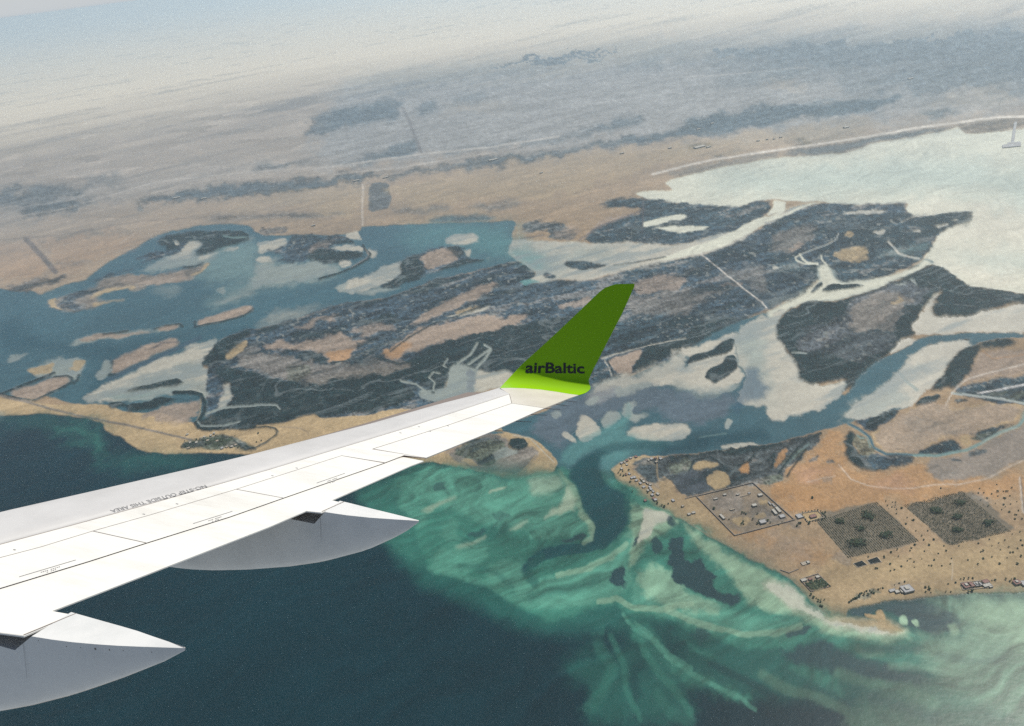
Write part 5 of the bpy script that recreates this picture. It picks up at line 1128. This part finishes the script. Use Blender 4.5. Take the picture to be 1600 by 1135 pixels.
# ------------------------------------------------------------------ things standing on the coast
M_CROWN = noisy(mat('tree_leaves', rough=.85, spec=.2), (.014, .026, .014), (.04, .06, .028), 1.2, 3, bump=.5)
M_TRUNK = mat('tree_bark', (.12, .09, .065), .9)
M_WALLP = noisy(mat('plastered_wall', rough=.9), (.22, .185, .14), (.29, .25, .195), .4, 4)
M_ROOFW = noisy(mat('white_roof', rough=.8), (.24, .225, .19), (.34, .32, .28), .5, 4)
M_ROOFG = noisy(mat('grey_roof', rough=.8), (.20, .20, .20), (.30, .29, .28), .5, 4)
M_ROOFR = noisy(mat('red_roof', rough=.8), (.13, .065, .055), (.19, .10, .08), .6, 4)
M_SHADE = mat('dark_opening', (.03, .03, .03), .9)
M_STONE = noisy(mat('boundary_wall', rough=.95), (.12, .10, .085), (.20, .17, .14), .3, 4)
M_POND = mat('pond_liner', (.010, .013, .014), .95, .1)
M_SOIL = noisy(mat('pond_bank', rough=.95), (.36, .29, .21), (.46, .38, .28), .3, 4)
M_CONC = noisy(mat('jetty_concrete', rough=.9), (.20, .20, .20), (.30, .30, .295), .05, 4)

def blob(verts, faces, c, r, sq=.8, seg=6, jit=.25):
    k0 = len(verts); rings = 4
    verts.append((c[0], c[1], c[2] + r * sq))
    for a in range(1, rings):
        t_ = math.pi * a / rings
        for b_ in range(seg):
            u_ = 2 * math.pi * (b_ + .5 * (a % 2)) / seg; q_ = r * (1 + random.uniform(-jit, jit))
            verts.append((c[0] + q_ * math.sin(t_) * math.cos(u_), c[1] + q_ * math.sin(t_) * math.sin(u_), c[2] + q_ * sq * math.cos(t_)))
    verts.append((c[0], c[1], c[2] - r * sq * .7)); last = len(verts) - 1
    for b_ in range(seg): faces.append((k0, k0 + 1 + b_, k0 + 1 + (b_ + 1) % seg))
    for a in range(rings - 2):
        for b_ in range(seg):
            p_, q_ = k0 + 1 + a * seg + b_, k0 + 1 + a * seg + (b_ + 1) % seg; faces.append((p_, p_ + seg, q_ + seg, q_))
    for b_ in range(seg): faces.append((last, last - seg + (b_ + 1) % seg, last - seg + b_))
def tube(verts, faces, p_, q_, r0, r1, seg=6):
    k0 = len(verts); p_, q_ = Vector(p_), Vector(q_); d_ = (q_ - p_).normalized(); u_ = d_.orthogonal().normalized(); w_ = d_.cross(u_)
    for e, r_ in ((p_, r0), (q_, r1)):
        for k in range(seg): verts.append(e + u_ * r_ * math.cos(2 * math.pi * k / seg) + w_ * r_ * math.sin(2 * math.pi * k / seg))
    for k in range(seg): faces.append((k0 + k, k0 + (k + 1) % seg, k0 + seg + (k + 1) % seg, k0 + seg + k))
def box(verts, faces, x0, x1, y0, y1, z0, z1):
    k = len(verts); verts += [(x0, y0, z0), (x1, y0, z0), (x1, y1, z0), (x0, y1, z0), (x0, y0, z1), (x1, y0, z1), (x1, y1, z1), (x0, y1, z1)]
    faces += [(k + 3, k + 2, k + 1, k), (k + 4, k + 5, k + 6, k + 7), (k, k + 1, k + 5, k + 4), (k + 1, k + 2, k + 6, k + 5), (k + 2, k + 3, k + 7, k + 6), (k + 3, k, k + 4, k + 7)]
TREES = []
for variant in range(4):
    v_, f_ = [], []; n_ = (4, 6, 5, 7)[variant]
    for k in range(n_):
        a = 2 * math.pi * k / n_ + random.random(); d_ = random.uniform(.6, 2.0); blob(v_, f_, (d_ * math.cos(a), d_ * math.sin(a), 3.4 + random.uniform(-.5, .9)), random.uniform(1.2, 2.0), .85)
    blob(v_, f_, (0, 0, 4.3), 1.9, .8)
    me = bpy.data.meshes.new('crown'); me.from_pydata([tuple(q) for q in v_], [], f_); me.materials.append(M_CROWN)
    v_, f_ = [], []; tube(v_, f_, (0, 0, 0), (.15, .1, 3.0), .32, .2)
    tube(v_, f_, (.1, 0, 2.0), (1.0, .5, 3.4), .14, .07); tube(v_, f_, (.1, 0, 2.1), (-.9, -.4, 3.5), .13, .06)
    mt = bpy.data.meshes.new('trunk'); mt.from_pydata([tuple(q) for q in v_], [], f_); mt.materials.append(M_TRUNK)
    TREES.append((me, mt))
def tree(x, y, size, label, group, z=.8):
    r = empty('tree', (x, y, z), label, 'tree', group, random.uniform(0, 6.28)); s_ = size * random.uniform(.8, 1.2); r.scale = (s_, s_ * random.uniform(.8, 1.2), s_ * .95)
    me, mt = random.choice(TREES)
    for nm, m_ in (('crown', me), ('trunk', mt)):
        o = bpy.data.objects.new(nm, m_); COL.objects.link(o); o.parent = r
    return r
for x, y in P('''1179,1711 1278,1689 1264,1671 1278,1669 1249,1672 1332,1696 1364,1676 1361,1675 1295,1660 1305,1648 1315,1638 1317,1635 1336,1643 1318,1666 1315,1667 1342,1662 1338,1663 1331,1664 1253,1642 1273,1645 1248,1621 1257,1614 1281,1620 1298,1611 1316,1609 1338,1616 1297,1602 1281,1593 1294,1580 1320,1581 1301,1567 1305,1566 1291,1551 1308,1548 1273,1502 1249,1497 1184,1490 1218,1480 1255,1472 1198,1473 1149,1481 1176,1466 1248,1454 1098,1481 1062,1488 1028,1498 994,1505 1050,1515 1025,1519 1028,1535 1053,1550 1023,1555 1013,1587 1035,1598 1039,1597 1028,1610 1009,1631 1034,1651 1022,1680 1030,1677 1011,1660 1024,1666 1018,1658 1018,1649 979,1496 981,1495 972,1487 943,1497 923,1490 933,1472 1005,1478 1034,1464 1058,1470 1137,1450 1145,1453 1187,1449 1212,1454 1230,1446 1204,1435 1211,1435 1221,1418 1186,1419 1152,1428 1129,1427 1091,1429 1056,1442 1012,1444 985,1453 959,1459 955,1459 947,1453 961,1446 1042,1423 1019,1421 989,1427 990,1429 995,1426 952,1428 923,1437 901,1450 1106,1411 1156,1403 1196,1395 1007,1687 1002,1669 1000,1656 897,1474 860,1485 863,1441 859,1442 899,1479'''):
    tree(x, y, random.uniform(.52, .88), 'small dark round tree standing alone on the open sand around the plantations', 'trees scattered over the sand')
for x, y in P('''890,1427 901,1429 943,1359 952,1360 949,1352 936,1345 947,1341 993,1335 982,1337 1020,1361 1001,1360 1032,1327 1042,1329 1106,1353 1114,1353 1139,1351 890,1383 905,1385 877,1380 1144,1343 1151,1348 1160,1349 1038,1370 1046,1370 1057,1369 1067,1368'''):
    tree(x, y, random.uniform(.6, 1.0), 'low bush-like tree beside the beach houses above the shore', 'low trees behind the beach houses')
for x, y in P('''767,1686 775,1687 784,1687 794,1688 803,1688 811,1686 816,1680 821,1677 827,1675 816,1673 818,1668 820,1662 821,1657 816,1650 808,1649 798,1648 789,1646 780,1645 770,1644 764,1648 763,1655 762,1665 761,1674 739,1645 744,1643 731,1636 765,1637'''):
    tree(x, y, random.uniform(.7, 1.0), 'dark tree in the hedge around the pale walled court beside the plantation', 'trees hedging the walled court')
for x, y in P('''604,1720 609,1717 612,1711 600,1714 589,1675 592,1670 585,1671 593,1679 643,1705 638,1677 662,1672 665,1662 629,1665 623,1685 744,1644 731,1635 696,1656 685,1649 559,1698 531,1752 818,1743'''):
    tree(x, y, random.uniform(.7, 1.1), 'dark garden tree growing inside the large walled compound', 'garden trees of the walled compound')
for x, y in P('''746,1344 753,1348 759,1351 765,1353 770,1354 777,1358 783,1365 788,1367 790,1361 796,1369 802,1371 800,1359 811,1372 812,1366 820,1373 816,1362 832,1372 838,1374 844,1374 667,1383 670,1374 675,1370 677,1361 684,1363 680,1357 692,1362 675,1345 678,1342 677,1366'''):
    tree(x, y, random.uniform(.6, 1.0), 'scrubby dark tree in the ragged thicket behind the small cove', 'thicket trees behind the cove')
for x, y in P('''291,1981 297,1970 304,1964 312,1969 319,1928 316,1879 344,1909 378,1810 382,1797 394,1790 408,1801 388,1796 297,1991 306,1987 326,1989 308,2014 352,1923 360,1865 -1282,2535 -1263,2493 -1250,2500 -1242,2515 -1236,2535 -1224,2538 -1204,2522 -1186,2491 -1171,2504 -1153,2483 -1150,2515 -1129,2494 -1114,2496 -1186,2557 -1177,2558 -1165,2546 -1085,2525 -994,2520 -986,2458 -969,2464 -1082,2445 -1050,2438'''):
    tree(x, y, random.uniform(.7, 1.1), 'dark tree growing between low houses on the sandy spit', 'trees among the spit houses')

# dense clumps in the plantations
def clump(name, cx_, cy_, rx, ry, n_, label):
    r = empty(name, (cx_, cy_, .8), label, 'tree clump', 'dark tree clumps in the plantations'); v_, f_ = [], []; vt, ft = [], []
    for k in range(n_):
        a = random.uniform(0, 6.28); d_ = random.random() ** .8 * random.uniform(.8, 1.35); p_ = (rx * d_ * math.cos(a), ry * d_ * math.sin(a))
        h_ = random.uniform(2.6, 6); blob(v_, f_, (p_[0], p_[1], h_), random.uniform(1.3, 2.9), .7); tube(vt, ft, (p_[0], p_[1], 0), (p_[0], p_[1], h_ - 1), .3, .2, 5)
    mesh_ob('crown', v_, f_, M_CROWN, r); mesh_ob('trunk', vt, ft, M_TRUNK, r)
CL = P('''932,1638 849,1631 888,1592 944,1555 854,1537 1115,1623 1195,1640 1155,1588 1215,1551 1128,1538''')
LB = ['dark tree clump in the far corner area of the striped plantation nearer the compound', 'small dark tree clump near the walled court end of the striped plantation', 'dark tree clump at the centre of the striped plantation nearer the compound',
      'dark tree clump by the outer right edge of the striped plantation nearer the compound', 'largest dark tree clump, by the two black ponds in the striped plantation', 'largest dark tree clump on the left of the farther plantation',
      'dark tree clump at the landward edge of the farther plantation', 'dark tree clump at the centre of the farther plantation', 'dark tree clump toward the right corner of the farther plantation', 'dark tree clump nearest the beach in the farther plantation']
for (x, y), lb, (rx, ry, n_) in zip(CL, LB, ((15, 17, 46), (11, 10, 22), (12, 9, 20), (14, 11, 32), (22, 17, 50), (16, 13, 46), (14, 10, 36), (13, 10, 34), (14, 11, 32), (13, 9, 32))):
    clump('tree_clump', x, y, rx, ry, int(n_ * 1.9), lb)
# rows of the two plantations
def bil(q, u_, w_): return tuple((q[0][i] * (1 - u_) + q[1][i] * u_) * (1 - w_) + (q[3][i] * (1 - u_) + q[2][i] * u_) * w_ for i in (0, 1))
def plantation(name, corners, nrow, ncol, label, keep):
    v_, f_ = [], []
    for i in range(nrow):
        for j in range(ncol):
            if random.random() > keep: continue
            x, y = bil(corners, (i + .5) / nrow, (j + .5 + random.uniform(-.25, .25)) / ncol); s_ = random.uniform(.45, 1.05)
            k = len(v_); x += random.uniform(-.4, .4); y += random.uniform(-.4, .4); z_ = 1.0
            v_ += [(x, y, z_ + 2.2 * s_), (x + 1.5 * s_, y, z_ + .9), (x, y + 1.5 * s_, z_ + .9), (x - 1.5 * s_, y, z_ + .9), (x, y - 1.5 * s_, z_ + .9), (x, y, z_ - .2)]
            f_ += [(k, k + 1, k + 2), (k, k + 2, k + 3), (k, k + 3, k + 4), (k, k + 4, k + 1), (k + 5, k + 2, k + 1), (k + 5, k + 3, k + 2), (k + 5, k + 4, k + 3), (k + 5, k + 1, k + 4)]
    mesh_ob(name, v_, f_, M_CROWN, kind='stuff', label=label)
plantation('young_palm_rows', P('''788,1645 983,1691 1013,1517 808,1490'''), 33, 90, 'close rows of young palms in the striped plantation', .95)
plantation('young_palm_rows', P('''1043,1663 1228,1688 1254,1508 1078,1487'''), 34, 90, 'close rows of young palms in the farther plantation', .85)

# houses
def house(name, x, y, rz, w_, d_, h_, roof, label, cat='house', group=None, wing_=None, storey=False):
    r = empty(name, (x, y, .6), label, cat, group, rz)
    v_, f_ = [], []; box(v_, f_, -w_ / 2, w_ / 2, -d_ / 2, d_ / 2, -.8, h_)
    if wing_: box(v_, f_, *wing_, -.8, h_ * .8)
    wl_ = mesh_ob('wall', v_, f_, M_WALLP, r)
    v_, f_ = [], []
    box(v_, f_, -w_ / 2 - .25, w_ / 2 + .25, -d_ / 2 - .25, d_ / 2 + .25, h_ + .003, h_ + .25)
    for a in ((-w_ / 2 - .25, -w_ / 2 + .2, -d_ / 2 - .25, d_ / 2 + .25), (w_ / 2 - .2, w_ / 2 + .25, -d_ / 2 - .25, d_ / 2 + .25), (-w_ / 2 + .2, w_ / 2 - .2, -d_ / 2 - .25, -d_ / 2 + .2), (-w_ / 2 + .2, w_ / 2 - .2, d_ / 2 - .2, d_ / 2 + .25)):
        box(v_, f_, *a, h_ + .253, h_ + .8)
    if wing_: box(v_, f_, wing_[0] - .2, wing_[1] + .2, wing_[2] - .2, wing_[3] + .2, h_ * .8 + .003, h_ * .8 + .3)
    mesh_ob('roof', v_, f_, roof, r)
    v_, f_ = [], []
    n_ = max(1, int(w_ // 4))
    for k in range(n_):
        cx_ = -w_ / 2 + w_ * (k + .5) / n_; box(v_, f_, cx_ - .6, cx_ + .6, -d_ / 2 - .04, -d_ / 2 + .02, 1.0, 2.2)
        mesh_ob('window', v_, f_, M_SHADE, r); v_, f_ = [], []
    box(v_, f_, w_ / 2 - .02, w_ / 2 + .04, -.6, .6, -.6, 1.9); mesh_ob('door', v_, f_, M_SHADE, r)
    if storey:
        v_, f_ = [], []; box(v_, f_, -w_ * .2, w_ * .15, -d_ * .2, d_ * .25, h_ + .255, h_ + 2.8); mesh_ob('roof_room', v_, f_, M_ROOFW, r)
    return r
CQ = P('''497,1818 678,1846 733,1660 553,1629''')
RZ = math.atan2(CQ[1][1] - CQ[0][1], CQ[1][0] - CQ[0][0]); RZ2 = math.atan2(CQ[3][1] - CQ[0][1], CQ[3][0] - CQ[0][0])
def wall_run(parent, a_, b_, h_, t_, material=None):
    v_, f_ = [], []; d_ = Vector((b_[0] - a_[0], b_[1] - a_[1])); L_ = d_.length; d_ /= L_; n_ = Vector((-d_.y, d_.x)) * t_ / 2
    o = parent.location
    p4 = [(a_[0] + n_.x - o.x, a_[1] + n_.y - o.y), (b_[0] + n_.x - o.x, b_[1] + n_.y - o.y), (b_[0] - n_.x - o.x, b_[1] - n_.y - o.y), (a_[0] - n_.x - o.x, a_[1] - n_.y - o.y)]
    v_ = [(x, y, -1) for x, y in p4] + [(x, y, h_) for x, y in p4]
    return mesh_ob('wall_side', v_, [(4, 5, 6, 7), (0, 1, 5, 4), (1, 2, 6, 5), (2, 3, 7, 6), (3, 0, 4, 7)], material or M_STONE, parent)
def walled(name, q, h_, t_, label, material=None, closed=True):
    r = empty(name, (q[0][0], q[0][1], .5), label, 'wall')
    for i in range(len(q) if closed else len(q) - 1): wall_run(r, q[i], q[(i + 1) % len(q)], h_, t_, material)
    return r
walled('compound_wall', CQ, 3.4, 2.0, 'long dark wall enclosing the large square compound behind the beach')
CQ2 = P('''503,1818 555,1638 612,1644''')
walled('compound_wall', P('''461,1813 497,1820'''), 2.5, 1.6, 'short dark wall running from the compound corner toward the marsh', closed=False)
HS = P('''580,1807 549,1794 617,1800 651,1799 679,1784 647,1742 692,1702 705,1709 692,1742 700,1732 645,1667 581,1738 706,1681''')
HD = [(9, 6, 3.2, M_ROOFW, 'small white house near the landward wall of the compound'), (12, 5, 3, M_ROOFW, 'long low white shed at the left of the compound yard'), (8, 5, 3, M_ROOFW, 'tiny pale hut in the middle of the compound yard'),
      (7, 5, 3.2, M_ROOFG, 'small grey hut beside the long inner wall of the compound'), (13, 9, 4.2, M_ROOFW, 'pale house near the far right corner of the compound'), (13, 10, 4.5, M_ROOFW, 'square pale house at the centre of the compound'),
      (8, 22, 4.5, M_ROOFW, 'long pale house, left one of the pair by the right compound wall'), (8, 24, 4.5, M_ROOFW, 'long cream house, right one of the pair by the right compound wall'), (4, 14, 3, M_ROOFG, 'narrow grey shed left of its twin by the right compound wall'),
      (4, 14, 3, M_ROOFG, 'narrow grey shed right of its twin by the right compound wall'), (17, 13, 5, M_ROOFG, 'large grey house with garden at the near side of the compound'), (14, 5, 2.6, M_WALLP, 'low ruined building in the brown compound yard'), (15, 12, 3.2, M_ROOFG, 'dark flat roofed building in the near right compound corner')]
for (x, y), (w_, d_, h_, rf, lb) in zip(HS, HD): house('house', x, y, RZ, w_, d_, h_, rf, lb, 'house', 'houses inside the compound')
a_, b_ = P('''620,1789 651,1794'''); walled('yard_wall', [a_, b_], 2.2, 1.4, 'thin pale wall dividing the compound yard', M_WALLP, False)
a_, b_ = P('''538,1721 548,1702'''); r_ = house('store_shed', (a_[0] + b_[0]) / 2, (a_[1] + b_[1]) / 2, RZ2, 22, 7, 4, M_ROOFW, 'white long store shed along the seaward compound wall', 'shed')
for (x, y), (w_, d_, h_, rf, lb) in zip(P('''455,1741 469,1745 751,1671 787,1663 704,1492 693,1491 669,1433 707,1438 686,1434'''),
     [(9, 7, 3.5, M_ROOFW, 'left white box house of the pair above the seaward beach'), (10, 7, 3.5, M_ROOFW, 'right white box house of the pair above the seaward beach'), (15, 16, 4, M_ROOFG, 'square dark roofed house between the compound and the pale court'),
      (18, 11, 4.5, M_ROOFR, 'red edged white house in the middle of the pale walled court'), (7, 8, 4, M_ROOFW, 'bright white hut by the brown yard on the beach'), (15, 11, 1.6, M_WALLP, 'low brown platform house beside the bright white hut'),
      (14, 8, 3.5, M_ROOFW, 'white house at the left corner of the walled black grove'), (10, 7, 3.5, M_ROOFW, 'small white house at the top corner of the walled black grove'), (9, 6, 3, M_ROOFR, 'reddish hut in the yard of the walled black grove')]):
    house('house', x, y, RZ, w_, d_, h_, rf, lb)
walled('court_wall', P('''761,1683 810,1685 816,1654 763,1645'''), 2.6, 1.6, 'pale wall around the square court beside the plantation', M_WALLP)
walled('grove_wall', P('''661,1438 712,1449 725,1402 672,1393'''), 2.6, 1.6, 'wall around the black grove close to the sandy point')
walled('yard_wall', P('''626,1480 643,1465 671,1474'''), 2.4, 1.8, 'low L shaped wall on the beach left of the black grove', closed=False)
GQ = P('''667,1422 714,1429 723,1403 672,1396''')
v_, f_ = [], []
for k in range(150):
    x, y = bil(GQ, random.random(), random.random()); blob(v_, f_, (x, y, random.uniform(2.5, 5)), random.uniform(1.8, 3.2), .7, 5)
mesh_ob('dense_grove', v_, f_, M_CROWN, kind='stuff', label='dense black green grove filling the walled yard by the sandy point')
# beach houses
for (x, y), (w_, d_, h_, rf, lb, st) in zip(P('''897,1359 871,1356 884,1355 862,1362 1038,1346 1049,1346 1064,1346 1070,1345 1088,1350 1085,1339 1091,1334 1156,1335 1169,1330'''),
     [(26, 22, 6, M_ROOFG, 'large grey roofed beach villa with dark courtyard edge', True), (10, 9, 4, M_ROOFW, 'bright white cube house left of the large grey villa', False), (9, 9, 4, M_ROOFW, 'white cube house touching the large grey villa', False), (16, 8, 3, M_ROOFG, 'low dark annex at the left of the white cube house', False),
      (18, 16, 5, M_ROOFR, 'dark red roofed beach house at the left of the villa row', True), (12, 14, 5, M_ROOFR, 'second red roofed beach house in the villa row', False), (12, 12, 4.5, M_ROOFG, 'grey roofed house in the middle of the villa row', True), (9, 10, 4.5, M_ROOFG, 'narrow grey house right of the middle of the villa row', False),
      (15, 10, 5, M_ROOFR, 'brown roofed house at the back of the villa row', False), (20, 9, 4, M_ROOFW, 'white roofed long house at the right end of the villa row', False), (9, 6, 3.5, M_ROOFW, 'small pale hut at the right end of the villa row', False), (16, 13, 5, M_ROOFR, 'reddish beach house near the right edge of the shore', True), (12, 14, 4.5, M_ROOFG, 'grey beach house farthest right along the shore', False)]):
    house('beach_house', x, y, rad(8), w_, d_, h_, rf, lb, 'house', 'houses along the shore', storey=st)
walled('garden_wall', P('''1031,1359 1083,1357 1095,1332 1023,1336'''), 2.2, 1.4, 'garden wall around the row of beach villas', M_WALLP)
# spit village
for k, (x, y) in enumerate(P('''322,2034 330,2040 311,2030 345,2051 363,2054 409,2032 423,2033 437,2035 421,2012 324,1969 336,1948 339,1930 356,1935 354,1894 363,1873 372,1888 372,1833 371,1850 388,1851 345,1829 375,1825 328,1946 369,1910 377,1866 348,1915 438,2027 399,2027 326,2019 305,2001 313,1967 360,1921 376,1900 373,1877 425,1812 446,1780 -293,1546''')[:-1]):
    house('village_house', x, y, RZ2 + random.uniform(-.1, .1), random.uniform(6, 12), random.uniform(5, 9), random.uniform(2.6, 4), random.choice((M_ROOFW, M_ROOFG, M_ROOFG, M_ROOFR, M_WALLP)), 'low flat roofed house in the fishing village on the sandy point', 'house', 'houses of the fishing village')
for k, (x, y) in enumerate(P('''-1286,2581 -1185,2551 -1176,2563 -1208,2545 -1187,2516 -1147,2503 -1229,2512 -1113,2447 -1096,2451 -1077,2449 -1064,2457 -1249,2479 -1255,2518''')):
    house('barrier_house', x, y, RZ2 + random.uniform(-.2, .2), random.uniform(8, 14), random.uniform(6, 10), 3.5, random.choice((M_ROOFW, M_ROOFG, M_WALLP)), 'low house among trees on the western sand barrier', 'house', 'houses on the western barrier')
# black ponds
for q, lb in ((P('''813,1468 838,1474 844,1458 818,1453'''), 'black lined pond, the left of the two beside the striped plantation'), (P('''852,1473 881,1480 883,1461 853,1458'''), 'black lined pond, the right of the two beside the striped plantation')):
    r = empty('reservoir_pond', (q[0][0], q[0][1], 1.0), lb, 'pond', 'black ponds'); o = r.location
    c_ = (sum(p_[0] for p_ in q) / 4, sum(p_[1] for p_ in q) / 4)
    def ring(s_, z_): return [(c_[0] + (p_[0] - c_[0]) * s_ - o.x, c_[1] + (p_[1] - c_[1]) * s_ - o.y, z_) for p_ in q]
    v_ = ring(1.18, -.6) + ring(1.08, 1.4) + ring(1.02, 1.4) + ring(.96, .4); mesh_ob('bank', v_, [(a * 4 + i, a * 4 + (i + 1) % 4, a * 4 + 4 + (i + 1) % 4, a * 4 + 4 + i) for a in range(3) for i in range(4)], M_SOIL, r)
    mesh_ob('water', ring(.99, .8), [(0, 1, 2, 3)], M_POND, r)
# jetty in the bay
def slab(name, parent, q, z0, z1, material):
    o = parent.location; n_ = len(q); v_ = [(x - o.x, y - o.y, z0) for x, y in q] + [(x - o.x, y - o.y, z1) for x, y in q]
    return mesh_ob(name, v_, [tuple(range(n_, 2 * n_))] + [(i, (i + 1) % n_, n_ + (i + 1) % n_, n_ + i) for i in range(n_)], material, parent)
q = P('''3828,5491 3835,5473 3488,4967 3472,4976'''); r = empty('harbour_jetty', (q[0][0], q[0][1], 0), 'grey T shaped jetty standing in the pale far bay', 'jetty')
slab('causeway', r, q, -1, 4, M_CONC); slab('pier_head', r, P('''3403,4957 3439,4963 3461,4994 3539,4981 3513,4935 3479,4883 3365,4896'''), -1, 5, M_CONC)
# far sheds
for k, ((x, y), L_) in enumerate(zip(P('''1658,5944 1718,5908 2100,5894 2171,5899 2219,5886 2282,5914 2809,5954 1813,6532 1972,6682 4100,7459 63,6411 -823,6291 -1067,6315 1075,6064 1449,6029 408,5791 -2621,6542 -2346,6392 -1231,5188'''), (150, 60, 40, 30, 30, 40, 80, 60, 50, 90, 120, 70, 80, 50, 50, 40, 90, 70, 40))):
    r = empty('far_shed', (x, y, 0), 'tiny white shed far out on the hazy plain', 'shed', 'white sheds on the far plain', rad(20)); v_, f_ = [], []; L_ *= .6
    box(v_, f_, -L_ / 2, L_ / 2, -L_ / 5, L_ / 5, -1, 9); mesh_ob('wall', v_, f_, M_WALLP, r)
    d5 = L_ / 5; mesh_ob('roof', [(-L_ / 2 - 1, -d5 - 1, 9.01), (L_ / 2 + 1, -d5 - 1, 9.01), (L_ / 2 + 1, d5 + 1, 9.01), (-L_ / 2 - 1, d5 + 1, 9.01), (-L_ / 2 - 1, 0, 12), (L_ / 2 + 1, 0, 12)], [(0, 1, 5, 4), (2, 3, 4, 5), (1, 2, 5), (3, 0, 4)], M_ROOFW, r)
